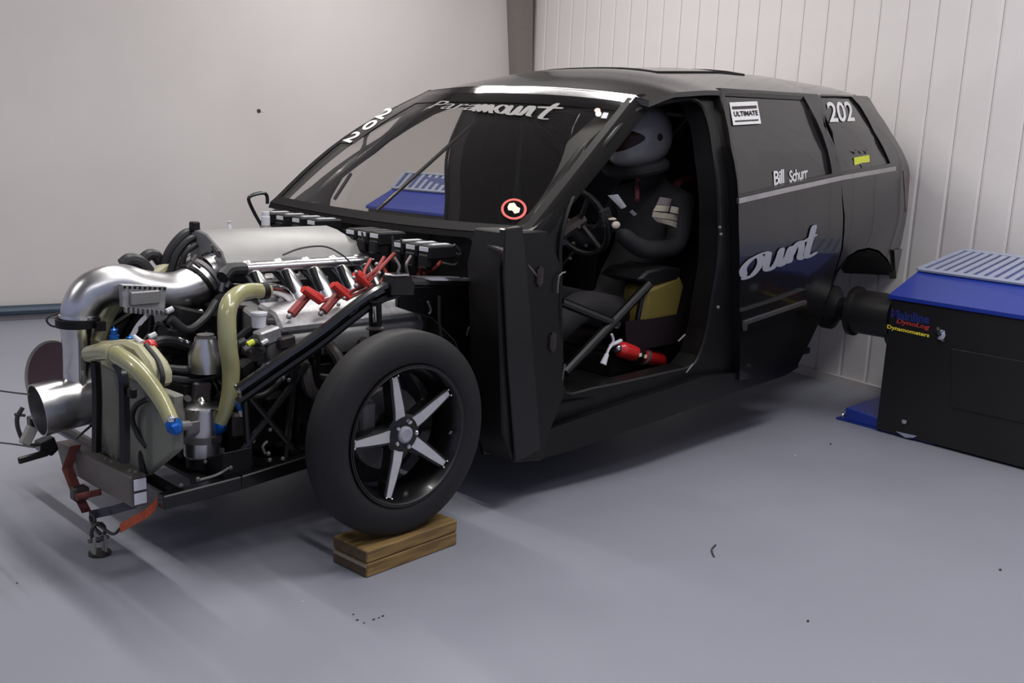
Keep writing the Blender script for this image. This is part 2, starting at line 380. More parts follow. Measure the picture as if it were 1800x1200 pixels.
for side, nm in ((-1, 'near'), (1, 'far')):
    dr = panel('rear_door', door_o, [door_w], 'paint', car, .004, .05, side)
    panel('door_window', [(1270, 160), (1410, 164), (1430, 172), (1466, 308), (1298, 347), (1284, 250)], [], 'winvinyl', dr, -.014, .008, side, .2)
    qp = panel('quarter_panel', q_o, [q_w], 'paint', car, .004, .05, side)
    panel('quarter_window', [(1434, 168), (1500, 168), (1540, 235), (1566, 289), (1476, 307)], [], 'winvinyl', qp, -.006, .008, side, .2)
    df = panel('door_frame', frame_o, [frame_h], 'satin', car, -.045, .10, side, .06)
    panel('sill', [(955, 806), (945, 770), (958, 757), (1000, 742), (1120, 700), (1235, 662), (1300, 655), (1400, 634), (1404, 645), (1380, 660), (1290, 690), (1190, 727), (1100, 758), (1010, 790)], [], 'satin', car, -.012, .14, side, .12)
    # aperture seal
    hs = [S(a, b, -.04) for a, b in frame_h]
    hs = [Vector((p.x, side*abs(p.y), p.z)) for p in hs]
    tube('door_seal', hs, .009, 'dark', df, n=6, smooth=3, closed=True)
    # belt trim and lower cladding
    A = [S(a, b, .012) for a, b in ((1297, 353), (1380, 334), (1480, 312), (1573, 296))]
    A = [Vector((p.x, side*abs(p.y), p.z)) for p in A]
    tr = MB()
    for a, b in zip(A, A[1:]): tr.bar(a, b, .012, .022)
    tr.build('belt_trim', 'chrome' if False else 'alu', car)
    clp = panel('door_cladding', [(1303, 548), (1360, 530), (1418, 508), (1420, 538), (1306, 584)], [], 'paint', dr, .022, .03, side, .15)
    pts = [S(a, b, .026) for a, b in ((1417, 531), (1309, 568), (1307, 581))]
    pts = [Vector((p.x, side*abs(p.y), p.z)) for p in pts]
    MB().bar(pts[0], pts[1], .008, .016).bar(pts[1]+Vector((.01, 0, .008)), pts[2]+Vector((.01, 0, 0)), .008, .02, up=(1, 0, 0)).build('cladding_strip', 'alu', dr)
    # tail light and bumper corner
    panel('tail_light', [(1588, 300), (1598, 305), (1602, 330), (1602, 376), (1592, 372), (1590, 330)], [], 'taillight', qp, .006, .02, side, .2)
    panel('bumper_corner', [(1572, 440), (1600, 434), (1602, 462), (1592, 494), (1576, 500), (1574, 470)], [], 'paint', car, .018, .04, side, .2)
    # latch details on the B pillar
# flange lip round the wheel arch
for side in (-1, 1):
    arch = [(1402, 642), (1424, 600), (1444, 558), (1460, 512), (1474, 478), (1490, 455), (1508, 443), (1528, 439), (1545, 444), (1560, 459), (1570, 481), (1577, 498)]
    P = [S(a, b, .0) for a, b in arch]; P = [Vector((p.x, side*abs(p.y), p.z)) for p in P]
    wb = MB(); prev = None
    for a, b in zip(P, P[1:]):
        i = Vector((0, -side*.32, 0)); wb.face([wb.bm.verts.new(q) for q in (a, b, b+i, a+i)])
    wb.build('wheel_tub', 'dark', car, recalc=False)
    mid = Vector((2.93, side*.56, .70))
    wb = MB(); vs = [wb.bm.verts.new(p-Vector((0, side*.32, 0))) for p in P if p.z > .74]; wb.face(vs); wb.build('tub_panel', 'dark', car)
# roof
def roofz(x, y):
    t = min(1, abs(y)/.73); zr = lerp(ZR, x); return zr+(lerp(Z0, x)-zr)*(1-t**2.6)
def xfront(y): return 1.262+.03*(y/.73)**2
def surf_grid(name, fn, nu, nv, m, parent, thick=Vector((0, 0, -.02)), **k):
    bm = bmesh.new(); G = [[bm.verts.new(fn(i/nu, j/nv)) for j in range(nv+1)] for i in range(nu+1)]
    B = [[bm.verts.new(G[i][j].co+thick) for j in range(nv+1)] for i in range(nu+1)]
    for i in range(nu):
        for j in range(nv):
            bm.faces.new([G[i][j], G[i+1][j], G[i+1][j+1], G[i][j+1]]); bm.faces.new([B[i][j], B[i][j+1], B[i+1][j+1], B[i+1][j]])
    for i in range(nu):
        bm.faces.new([G[i][0], B[i][0], B[i+1][0], G[i+1][0]]); bm.faces.new([G[i][nv], G[i+1][nv], B[i+1][nv], B[i][nv]])
    for j in range(nv):
        bm.faces.new([G[0][j], G[0][j+1], B[0][j+1], B[0][j]]); bm.faces.new([G[nu][j], B[nu][j], B[nu][j+1], G[nu][j+1]])
    return finish(bm, name, m, parent, **k)
def rf(u, v):
    y = (v*2-1)*.735; x = xfront(y)+u*(3.52-.25*(abs(y)/.735)**2-xfront(y)); yy = y*min(1, yside(x, 9)/.73+.02) if x > 2.6 else y
    return Vector((x, yy, roofz(x, y)))
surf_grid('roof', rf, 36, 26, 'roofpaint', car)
# sunroof seam and roof ribs
srf = MB()
for a, b in (((1.75, -.42), (1.75, .42)), ((2.45, -.42), (2.45, .42)), ((1.75, -.42), (2.45, -.42)), ((1.75, .42), (2.45, .42))):
    pts = [Vector((a[0]+(b[0]-a[0])*i/8, a[1]+(b[1]-a[1])*i/8, 0)) for i in range(9)]
    for p in pts: p.z = roofz(p.x, p.y)+.001
    srf.tube(pts, .006, n=5, smooth=0)
srf.build('sunroof_seal', 'dark', car)
for s in (-1, 1):
    pts = [Vector((x, s*.60, roofz(x, .60)+.016)) for x in (1.5, 1.6, 2.2, 2.9, 3.2)]; pts[0].z -= .014; pts[-1].z -= .014
# rear hatch
def hatch(u, v):
    y = (v*2-1); x = lerp([(0, 3.60), (.4, 3.62), (.6, 3.58), (1, 3.42)], u); z =  .80+u*.88
    return Vector((x-.12*y*y, y*min(.78, yside(3.45, z)-.03), z))
surf_grid('rear_hatch', hatch, 10, 10, 'paint', car, Vector((-.03, 0, 0)))
def bump(u, v):
    y = (v*2-1); return Vector((3.66-.16*y*y-.06*(u-.5)**2, y*.80, .79+u*.11))
surf_grid('rear_bumper', bump, 4, 10, 'paint', car, Vector((-.06, 0, 0)))
# ------------------------------------------------------------------ windshield
def WS(u, v, off=0):   # u -1 near .. 1 far, v 0 base .. 1 top
    yb = .745; yt = .665; y = (yb+(yt-yb)*v)*u
    xe = .645+(1.285-.645)*v; xb = .555+(1.245-.555)*v if False else xe-(.10*(1-v)+.035*v)*(1-u*u)
    zc = 1.05+(1.540-1.05)*v+.035*v*(1-u*u)-.012*(1-v)*(1-u*u)+.03*math.sin(PI*v)
    y += .03*math.sin(PI*max(0, min(1, v)))*u
    if u > 0: y += .03*math.sin(PI*max(0, min(1, v)))*u; y += (.085*(1-v)-.03*v)*u; xb -= .06*(1-v)*u*u; zc += .02*v*u
    n = Vector((-.58, 0, .81)); return Vector((xb, y, zc))+n*off
def ws_pix(px, py):   # nearest u,v on the glass for a picture point
    u, v = 0, .5
    for _ in range(30):
        p = WS(u, v); d = ray(px, py); t = (p-CP).dot(d)/d.dot(d); e = CP+d*t-p
        du = (WS(u+.01, v)-p)/.01; dv = (WS(u, v+.01)-p)/.01
        dn = d.normalized(); pe = lambda a: a-dn*a.dot(dn); du, dv = pe(du), pe(dv); e = pe(e)
        a, b, c = du.dot(du), du.dot(dv), dv.dot(dv); D = a*c-b*b
        u += (c*e.dot(du)-b*e.dot(dv))/D; v += (a*e.dot(dv)-b*e.dot(du))/D
    return u, v
ws = surf_grid('windshield', lambda a, b: WS(b*2-1, a), 10, 20, 'glass', car, Vector((.004, 0, -.006)))
def ws_band(name, u0, u1, v0, v1, m, off=.003, nu=2, nv=16, th=.002):
    return surf_grid(name, lambda a, b: WS(u0+(u1-u0)*b, v0+(v1-v0)*a, off), nu, nv, m, ws, Vector((.001, 0, -th)))
ws_band('frit_band', -1, 1, -.035, .012, 'frit')
ws_band('frit_band', -1, -.955, .0, 1, 'frit', nu=10, nv=2)
ws_band('frit_band', .955, 1, .0, 1, 'frit', nu=10, nv=2)
ws_band('top_banner', -1, 1, .955, 1.03, 'headerred')
M['tint'] = M['glass'].copy(); M['tint'].name = 'tinted_glass'
M['tint'].node_tree.nodes['Transparent BSDF'].inputs[0].default_value = (.36, .34, .33, 1)
ws_band('tint_strip', .80, .955, .45, .955, 'tint', nu=8, nv=3)
ws_band('tint_strip', -.955, .80, .86, .955, 'tint', nu=2, nv=12)
# roof header in front of the roof panel
surf_grid('roof_header', lambda a, b: WS(b*2-1, 1.02, .004)*(1-a)+(rf(0, b)+Vector((.004, 0, .002)))*a, 3, 26, 'headerred', car, Vector((.01, 0, -.012)))
# A pillar outer skins closing between glass and door frame
for s in (-1, 1):
    def ap(a, b):
        v = -.02+1.06*b; g = WS(s, v, .002); z = g.z; x = g.x
        o = Vector((x+.055+.03*b, s*max(yside(x+.06, z)-.04, abs(g.y)+.02), z-.012)); return g*(1-a)+o*a+Vector((-.006, 0, .01))*math.sin(PI*a)
    surf_grid('pillar_cover', ap, 4, 14, 'matteblk', car, Vector((.01, 0, -.012)))
# cowl panel under the glass
surf_grid('cowl_panel', lambda a, b: WS(b*2-1, -.035, .0)*(1-a)+(WS(b*2-1, -.035)+Vector((-.01, 0, -.022)))*a, 2, 16, 'matteblk', car, Vector((.03, 0, 0)))
cpl = [Z(1.0, 774, 397), Z(1.0, 860, 406), Z(1.0, 890, 412), Z(1.0, 884, 440)]
MB().prism(cpl, (0, 0, -.008)).build('cowl_plate', 'steeldark', car)
# ------------------------------------------------------------------ writing
def text_mesh(txt, bold=0.0, shear=0.0, space=1.0):
    c = bpy.data.curves.new('txt', 'FONT'); c.body = txt; c.size = 1; c.offset = bold; c.shear = shear; c.space_character = space; c.resolution_u = 3
    o = bpy.data.objects.new('txt', c); COL.objects.link(o); dg = bpy.context.evaluated_depsgraph_get(); dg.update()
    me = bpy.data.meshes.new_from_object(o.evaluated_get(dg)); bpy.data.objects.remove(o); bpy.data.curves.remove(c)
    xs = [v.co.x for v in me.vertices]; ys = [v.co.y for v in me.vertices]
    bm = bmesh.new(); bm.from_mesh(me); bpy.data.meshes.remove(me)
    x0, x1, y0, y1 = min(xs), max(xs), min(ys), max(ys)
    for v in bm.verts: v.co = Vector(((v.co.x-x0)/(x1-x0), (v.co.y-y0)/(y1-y0), 0))
    return bm
def script_word(strokes, wd=.1):   # strokes: polylines in a unit box -> ribbon letters
    bm = bmesh.new()
    for st in strokes:
        P = [Vector((*p, 0)) for p in st]; Q = []
        for i in range(len(P)-1):
            p1, p2 = P[i], P[i+1]; p0 = P[i-1] if i else p1*2-p2; p3 = P[i+2] if i+2 < len(P) else p2*2-p1
            for k in range(5):
                t = k/5; Q.append(.5*((2*p1)+(p2-p0)*t+(2*p0-5*p1+4*p2-p3)*t*t+(3*p1-p0-3*p2+p3)*t**3))
        Q.append(P[-1]); L = []; R = []
        for i, p in enumerate(Q):
            d = (Q[min(i+1, len(Q)-1)]-Q[max(i-1, 0)]).normalized(); n = Vector((-d.y, d.x, 0)); w = wd*(.75+.35*abs(d.y)) 
            if i == 0 or i == len(Q)-1: w *= .6
            L.append(bm.verts.new(p+n*w/2)); R.append(bm.verts.new(p-n*w/2))
        for i in range(len(Q)-1): bm.faces.new([L[i], R[i], R[i+1], L[i+1]])
    return bm
def decal(name, bm, fn, m, parent, th=Vector((0, .0015, 0))):
    bmesh.ops.bisect_plane(bm, geom=bm.verts[:]+bm.edges[:]+bm.faces[:], plane_co=(.33, 0, 0), plane_no=(1, 0, 0))
    bmesh.ops.bisect_plane(bm, geom=bm.verts[:]+bm.edges[:]+bm.faces[:], plane_co=(.66, 0, 0), plane_no=(1, 0, 0))
    for v in bm.verts: v.co = fn(v.co.x, v.co.y)
    me = bpy.data.meshes.new(name); bm.to_mesh(me); bm.free(); me.materials.append(M[m]); return link(name, me, parent)
def bil(q, u, v):   # q: bl, br, tr, tl pixels
    return [q[0][i]*(1-u)*(1-v)+q[1][i]*u*(1-v)+q[2][i]*u*v+q[3][i]*(1-u)*v for i in (0, 1)]
def on_side(q, off=.008): 
    C = [S(*p, off) for p in q]
    def f(u, v):
        p = bil([(c.x, c.z) for c in C], u, v); return Vector((p[0], -(yside(p[0], p[1])+off), p[1]))
    return f
def on_ws(q, off=.005):
    C = [ws_pix(*p) for p in q]
    def f(u, v): p = bil(C, u, v); return WS(p[0], p[1], off)
    return f
near_door = [o for o in car.children if o.name.startswith('rear_door')][0]; near_q = [o for o in car.children if o.name.startswith('quarter')][0]
O = .010-.02
decal('race_number', text_mesh('202', .018, 0, .98), on_side([(1459, 215), (1503, 213), (1495, 178), (1452, 179)], -.0045), 'decal', near_q)
decal('name_script', text_mesh('Bill', .02, .35, .9), on_side([(1361, 326), (1383, 320), (1378, 297), (1355, 302)], -.0125), 'decal', near_door)
decal('name_script', text_mesh('Schurr', .02, .35, .9), on_side([(1388, 321), (1422, 312), (1418, 292), (1384, 301)], -.0125), 'decal', near_door)
M_ONT = [[(.02, .22), (.0, .45), (.1, .62), (.2, .6), (.2, .3), (.12, .06), (.04, .1), (.02, .22)], [(.1, .62), (.2, .66), (.3, .64)],
         [(.34, .66), (.30, .2), (.36, .06), (.42, .2), (.50, .66)], [(.50, .66), (.48, .2), (.52, .08)],
         [(.52, .08), (.58, .5), (.64, .62), (.66, .5), (.66, .2), (.68, .1)],
         [(.68, .1), (.76, .4), (.84, .8), (.93, 1.0)], [(.84, .8), (.80, .3), (.84, .1), (.97, .14)], [(.70, .62), (.84, .66), (.97, .66)]]
def shear_word(bm, k=.12):
    return bm
decal('side_lettering', script_word([[(.03, .12), (.02, .40), (.12, .62), (.22, .60), (.22, .35), (.14, .10), (.06, .04), (.03, .12)], [(.12, .62), (.24, .68), (.33, .66)],
    [(.33, .66), (.31, .38), (.30, .16), (.36, .08), (.44, .28), (.50, .66)], [(.50, .66), (.47, .3), (.50, .10), (.56, .28), (.62, .62)], [(.62, .62), (.61, .35), (.60, .10)], [(.61, .28), (.68, .58), (.75, .66), (.76, .45), (.74, .18), (.80, .10)],
    [(.95, 1.03), (.90, .7), (.84, .28), (.86, .10), (.98, .18)], [(.78, .62), (.88, .68), (.98, .72)]], .082),
    on_side([(1303, 494), (1438, 452), (1438, 395), (1303, 440)], .010), 'silver', near_door)
# contingency sticker
st = on_side([(1289, 220), (1338, 217), (1331, 178), (1282, 180)], -.0125)
g = bmesh.new(); gv = [g.verts.new(p) for p in ((0, 0, 0), (1, 0, 0), (1, 1, 0), (0, 1, 0))]; g.faces.new(gv)
stk = decal('window_sticker', g, st, 'decal', near_door)
def quad_bm(a, b, c, d):
    g = bmesh.new(); g.faces.new([g.verts.new(p) for p in ((a, b, 0), (c, b, 0), (c, d, 0), (a, d, 0))]); return g
s2 = on_side([(1289, 220), (1338, 217), (1331, 178), (1282, 180)], -.011)
sl = lambda a, b, c, d: (lambda u, v: s2(a+(c-a)*u, b+(d-b)*v))
decal('sticker_bar', quad_bm(.06, .70, .94, .82), s2, 'steeldark', near_door)
decal('sticker_bar', quad_bm(.08, .14, .92, .20), s2, 'steeldark', near_door)
decal('sticker_word', text_mesh('ULTIMATE', .03), sl(.08, .38, .94, .60), 'dark', near_door)
# lime badge
decal('badge', quad_bm(0, 0, 1, 1), on_side([(1502, 290), (1529, 284), (1528, 272), (1501, 277)], -.0045), 'lime', near_q)
b3 = bmesh.new(); b3.faces.new([b3.verts.new(p) for p in ((.2, 1, 0), (.5, 0, 0), (.8, 1, 0))])
decal('badge', b3, on_side([(1508, 298), (1524, 294), (1524, 284), (1508, 288)], -.0045), 'steel', near_q)
for k in range(3):
    b3 = bmesh.new(); b3.faces.new([b3.verts.new(p) for p in ((0, 1, 0), (.6, 0, 0), (1, 1, 0), (.6, .55, 0))])
    x = 1498+k*10; decal('badge', b3, on_side([(x, 272), (x+10, 270), (x+10, 261), (x, 263)], -.0045), 'steel', near_q)
# windshield writing
for ch, (cx, cy) in (('2', (621, 242)), ('0', (651, 221)), ('2', (677, 201))):
    ux, uy, rx, ry = 11.5, -8.5, 6.5, 2.2
    decal('race_digit', text_mesh(ch, .03), on_ws([(cx-ux-rx, cy-uy-ry), (cx-ux+rx, cy-uy+ry), (cx+ux+rx, cy+uy+ry), (cx+ux-rx, cy+uy-ry)]), 'decal', ws)
decal('banner_lettering', text_mesh('Para', .0, .45, 1.0), on_ws([(752, 192), (836, 196), (846, 181), (762, 179)]), 'ghost', ws)
decal('banner_lettering', script_word([[(.0, .1), (.05, .8), (.07, .1)], [(.07, .1), (.13, .85), (.15, .1)], [(.15, .1), (.21, .85), (.23, .15), (.27, .1)],
    [(.33, .12), (.28, .5), (.35, .85), (.42, .6), (.38, .15), (.33, .12)], [(.45, .85), (.44, .2), (.5, .12), (.56, .85)], [(.56, .85), (.55, .2), (.6, .1)], [(.6, .1), (.66, .85), (.7, .75), (.69, .2), (.73, .1)], [(.92, 1.25), (.86, .6), (.84, .05), (.93, .08)], [(.74, .84), (1.0, .92)], [(.74, .88), (1.0, .96)], [(.74, .80), (1.0, .88)]], .055),
    on_ws([(832, 199), (975, 214), (992, 190), (838, 181)]), 'ghost', ws)
def ring_bm(r0, r1, n=28):
    g = bmesh.new(); a = [g.verts.new((.5+r0*math.cos(2*PI*k/n), .5+r0*math.sin(2*PI*k/n), 0)) for k in range(n)]; b = [g.verts.new((.5+r1*math.cos(2*PI*k/n), .5+r1*math.sin(2*PI*k/n), 0)) for k in range(n)]
    for k in range(n): g.faces.new([a[k], a[(k+1) % n], b[(k+1) % n], b[k]])
    return g
qs = [(880, 386), (926, 390), (928, 352), (884, 350)]
decal('round_sticker', ring_bm(.40, .5), on_ws(qs, .006), 'red', ws)
def blob(pts, n=0):
    g = bmesh.new(); g.faces.new([g.verts.new((*p, 0)) for p in pts]); return g
decal('sticker_figure', blob([(.25, .55), (.3, .75), (.5, .8), (.62, .62), (.75, .55), (.72, .35), (.55, .28), (.45, .42), (.3, .42)]), on_ws(qs, .006), 'cream', ws)
decal('round_sticker', blob([(.5+.5*math.cos(k*PI/6), .5+.5*math.sin(k*PI/6)) for k in range(12)]), on_ws([(1045, 200), (1056, 201), (1057, 192), (1046, 192)], .006), 'pink', ws)
decal('round_sticker', blob([(.5+.5*math.cos(k*PI/6), .5+.5*math.sin(k*PI/6)) for k in range(12)]), on_ws([(1047, 207), (1058, 208), (1059, 198), (1048, 198)], .007), 'cream', ws)
decal('square_sticker', quad_bm(0, 0, 1, 1), on_ws([(1057, 210), (1067, 211), (1071, 201), (1062, 200)], .007), 'silver', ws)
# ------------------------------------------------------------------ inner structure, cage, cabin
MB().box((1.62, 0, .37), (2.2, 1.56, .03)).build('floor_pan', 'dark', car)
MB().box((3.0, 0, .84), (.9, 1.05, .03)).build('cargo_floor', 'dark', car)
MB().box((2.55, 0, .61), (.03, 1.05, .46)).build('floor_step', 'dark', car)
fwp = MB()
for a in range(12):
    y = -.76+1.52*a/12; fwp.box((.60+.008*(a % 2), y+.063, .70), (.02, .127, .66))
fwp.build('firewall', 'dark', car)
# fenderwell/toe board box ahead of the door frame, near and far
for s in (-1, 1):
    pts = [(872, 470), (886, 407), (960, 405), (985, 470), (990, 690), (958, 775), (952, 808), (900, 812), (880, 760)] if s < 0 else [(905, 520), (935, 410), (960, 405), (985, 470), (990, 690), (958, 775), (952, 808), (930, 805)]
    P = [Y(-.78, a, b) for a, b in pts]; P = [Vector((p.x, s*.79, p.z)) for p in P]
    MB().prism(P, (0, -s*.16, 0)).build('hinge_pillar', 'satin', car, bevel=.006)
    if s > 0: continue
    P = [Y(-.80, a, b) for a, b in ((886, 402), (918, 398), (925, 470), (935, 600), (950, 790), (905, 812), (892, 640), (884, 480))]
    P = [Vector((p.x, s*.805, p.z)) for p in P]
    MB().prism(P, (0, -s*.03, 0)).build('fender_flange', 'powder', car, bevel=.004)
    for a, b in ((945, 485), (968, 600), (948, 705)):
        h = S(a, b, -.03); h.y = s*abs(h.y); hg = MB().box(h, (.03, .03, .055)); hg.tube([h+Vector((0, -s*-.012, -.035)), h+Vector((0, s*.012, .035))], .007, n=6, smooth=0); hg.build('door_hinge', 'steeldark', car)
# bent wires at hinge pillar
for pp in ([(925, 462), (948, 490)], [(918, 628), (952, 660)], [(980, 515), (983, 485), (994, 478)], [(988, 668), (993, 640)], [(882, 410), (888, 403), (906, 398)]):
    tube('edge_wire', [S(a, b, -.02) for a, b in pp], .0035, 'steel', car, n=5, smooth=2)
for a, b in ((1265, 400), (1267, 412), (1262, 540)):
    MB().ball(S(a, b, -.02), .008).build('striker_bolt', 'steel', car)
tube('edge_wire', [S(1192, 600, -.06), S(1204, 588, -.06)], .004, 'steel', car, smooth=0)
tube('edge_wire', [S(1206, 655, -.03), S(1218, 640, -.03)], .004, 'steel', car, smooth=0)
def bars(s):
    B = [[(.62, .70, .45), (.66, .70, 1.0), (1.30, .58, 1.48), (1.75, .56, 1.53)],
         [(1.95, .62, .38), (1.95, .62, 1.1), (1.93, .57, 1.50)],
         [(1.93, .57, 1.50), (2.4, .55, 1.3), (3.0, .5, .70)],
         [(1.93, .57, 1.50), (2.45, .58, 1.05), (2.5, .58, .55)]]
    for P in B: tube('cage_bar', [Vector((x, s*y, z)) for x, y, z in P], .021, 'powder', car, n=10, smooth=5 if len(P) > 3 else 3)
bars(-1); bars(1)
tube('cage_bar', [(1.93, -.57, 1.5), (1.93, 0, 1.53), (1.93, .57, 1.5)], .021, 'powder', car)
tube('cage_bar', [(1.94, .60, .95), (1.94, -.60, .95)], .021, 'powder', car, smooth=0)
tube('cage_bar', [(.66, -.70, 1.0), (.66, .70, 1.0)], .02, 'powder', car, smooth=0)
tube('cage_bar', [Y(-.66, 992, 655), Y(-.66, 1140, 500)], .021, 'powder', car, smooth=0)
tube('cage_bar', [Y(-.66, 985, 530), Y(-.66, 1085, 570)], .019, 'powder', car, smooth=0)
tube('cage_bar', [Y(-.64, 1118, 575), Y(-.64, 1128, 520)], .012, 'powder', car, smooth=0)
tube('cage_bar', [(1.93, -.50, 1.50), (1.94, .50, .45)], .019, 'powder', car, smooth=0)
# windshield centre bars seen through the glass
for (a, b), (c, d) in (((645, 358), (822, 200)),):
    p = ws_pix(a, b); q_ = ws_pix(c, d)
    tube('windshield_brace', [WS(p[0], p[1])+Vector((.05, 0, -.03)), WS(q_[0], q_[1])+Vector((.05, 0, -.03))], .008, 'powder', car, smooth=0)
p = ws_pix(600, 330); tube('dash_brace', [Y(.55, 588, 350), Y(.55, 617, 305)], .008, 'powder', car, smooth=0)
# rear bulkhead behind the seats
MB().box((2.28, 0, .80), (.02, 1.3, .85)).build('bulkhead', 'dark', car)
# dark instrument pad behind glass base
MB().box((.78, 0, .985), (.26, 1.36, .02)).build('dash_shelf', 'satin', car)
# racing seat
seat = MB()
def seatsec(c, w, d, up, fwd, n=0): pass
SX = 1.72
SP = [(1.38, .50, .24), (1.55, .50, .26), (1.74, .50, .25), (1.86, .62, .24), (1.92, .85, .27), (1.98, 1.10, .25), (2.03, 1.25, .17), (2.06, 1.42, .15)]
bm = bmesh.new(); prev = None
for i, (x, z, hw) in enumerate(SP):
    nx, nz = ((-.3, 1) if i < 3 else (-1, .25)); L = math.hypot(nx, nz); nx, nz = nx/L, nz/L
    row = [bm.verts.new((x+nx*b, -.40+a*hw, z+nz*b)) for a, b in ((-1.05, .14), (-1, .0), (-.5, -.02), (0, -.03), (.5, -.02), (1, .0), (1.05, .14))]
    if prev:
        for k in range(6): bm.faces.new([prev[k], prev[k+1], row[k+1], row[k]])
    prev = row
g_ = bmesh.ops.solidify(bm, geom=bm.faces[:], thickness=.03)
rs = finish(bm, 'racing_seat', 'seat', car, ang=50)
for s in (-1, 1):
    MB().tube([(1.97, -.40+s*.09, 1.22), (1.84, -.40+s*.09, 1.17), (1.76, -.40+s*.08, .95), (1.70, -.40+s*.04, .72)], .02, n=6).build('seat_belt', 'belt', rs)
MB().box((1.50, -.40, .43), (.35, .40, .08)).build('seat_base', 'dark', rs)
# steering wheel and column
stw = Vector((1.30, -.40, 1.03)); sd = Vector((-1, 0, -.45)).normalized(); sa, sb = frame_of(sd)
ring = [stw+(sa*math.cos(2*PI*k/20)+sb*math.sin(2*PI*k/20))*.155 for k in range(20)]
sw = MB().tube(ring, .014, n=8, smooth=0, closed=True).build('steering_wheel', 'dark', car)
spk = MB()
for k in (0, 7, 13): spk.tube([stw, ring[k]], .012, n=6, smooth=0)
spk.tube([stw-sd*.02, stw+sd*.45], [.03, .022], n=8, smooth=0); spk.build('steering_column', 'steeldark', sw)
for k, (a, b) in enumerate(((1008, 428), (1018, 400), (1030, 432), (1002, 455))):
    MB().ball(Y(-.45, a, b), .009).build('dash_gauge', 'steeldark', car)
# yellow tank and the dark pad above it
P = [Y(-.66, a, b) for a, b in ((1140, 506), (1198, 482), (1206, 500), (1192, 560), (1178, 578), (1128, 578), (1134, 540))]
MB().prism(P, (0, .14, 0)).build('yellow_tank', 'yellow', car, bevel=.02)
P = [Y(-.66, a, b) for a, b in ((1122, 492), (1140, 476), (1175, 468), (1200, 472), (1192, 492), (1150, 502))]
MB().prism(P, (0, .22, 0)).build('arm_pad', 'dark', car, bevel=.01)
# ------------------------------------------------------------------ front wheel
def make_wheel(name, c, s):
    wh = empty(name, c); wh.parent = car; wh.location = Vector(c)-WL[car]
    d = Vector((0, s, 0)); c = Vector(c); o = c-d*.115; K = .115/.203   # d points outwards, o inner plane; face at c
    R = .334
    sq = lambda pr: [(h*K if h < .1 else h-.203+.145, r) for h, r in pr]
    MB().lathe(o, d, [(.01, .222), (.0, .245), (.0, .29), (.009, .318), (.018, .329), (.028, R), (.080, R), (.092, .330), (.104, .318), (.115, .29), (.118, .265), (.112, .240), (.102, .226)], n=64).build('tyre', 'rubber', wh)
    o = c-d*.203
    MB().lathe(o, d, [(.058, .222), (.058, .230), (.07, .225), (.08, .205), (.12, .200), (.15, .205), (.175, .214), (.190, .222), (.199, .232), (.203, .231), (.200, .222), (.185, .212), (.14, .196), (.08, .195), (.058, .222)], n=56).build('rim', 'powder', wh)
    MB().lathe(o, d, [(.1995, .219), (.2035, .2215), (.2035, .223), (.1995, .2245)], n=56).build('rim_edge', 'steeldark', wh)
    MB().lathe(o, d, [(.03, 0), (.03, .195), (.035, .195), (.035, .0)], n=40).build('wheel_back', 'dark', wh)
    MB().lathe(o, d, [(.06, 0), (.06, .135), (.085, .135), (.085, .06), (.085, 0)], n=40).build('brake_disc', 'steel', wh)
    MB().box(c+Vector((-.10, -s*.11, .05)), (.06, .05, .12)).build('brake_caliper', 'steel', wh, bevel=.008)
    MB().lathe(o, d, [(.09, .06), (.12, .068), (.165, .066), (.172, .05), (.172, .0)], n=30).build('hub', 'powder', wh)
    MB().lathe(o, d, [(.172, .0), (.182, .0), (.184, .020), (.180, .027), (.170, .028)], n=24).build('centre_cap', 'silver', wh)
    a0 = math.atan2(.611-.428, -.052)
    for k in range(5):
        a = a0+k*2*PI/5; rd = Vector((math.cos(a), 0, math.sin(a))); tn = Vector((-math.sin(a), 0, math.cos(a)))
        sec = [(.045, .024, .166), (.09, .021, .176), (.15, .0175, .182), (.205, .013, .187)]
        sb_ = MB(); fa = MB(); pr_ = None; pf = None
        for r, hw, h in sec:
            v = [sb_.bm.verts.new(o+rd*r+tn*t+d*q) for t, q in ((-hw-.008, h-.04), (-hw-.004, h-.004), (hw+.004, h-.004), (hw+.008, h-.04))]
            f = [o+rd*r+tn*t+d*q for t, q in ((-hw+.004, h), (hw-.004, h))]
            if pr_:
                for i in range(4): sb_.face([pr_[i], pr_[(i+1) % 4], v[(i+1) % 4], v[i]])
                fa.hexa([pf[0], pf[1], f[1], f[0]], [p-d*.006 for p in (pf[0], pf[1], f[1], f[0])])
            else: sb_.face(v[::-1])
            pr_ = v; pf = f
        sb_.face(pr_); sp_ = sb_.build('spoke', 'powder', wh)
        fo = fa.build('spoke_face', 'polish2', wh, smooth=False)
        a2 = a+PI/5; lp = o+Vector((math.cos(a2), 0, math.sin(a2)))*.043
        MB().lathe(lp, d, [(.165, .009), (.18, .009), (.184, .006), (.184, 0)], n=6).build('lug_nut', 'chrome', wh)
        for q in (-.012, .012):
            MB().ball(o+rd*.207+tn*q+d*.190, .004, n=6).build('rim_bolt', 'chrome', wh)
    va = a0+4.3; vr = Vector((math.cos(va), 0, math.sin(va)))
    MB().tube([o+vr*.205+d*.17, o+vr*.18+d*.19], .004, n=6, smooth=0).build('valve_stem', 'steel', wh)
    return wh
M['polish2'] = mat('machined_face', (.62, .61, .62), .35, metal=.6)
WC = Vector((.014, -.862, .424))
make_wheel('front_wheel', WC, -1)
make_wheel('front_wheel', Vector((.014, .86, .424)), 1)
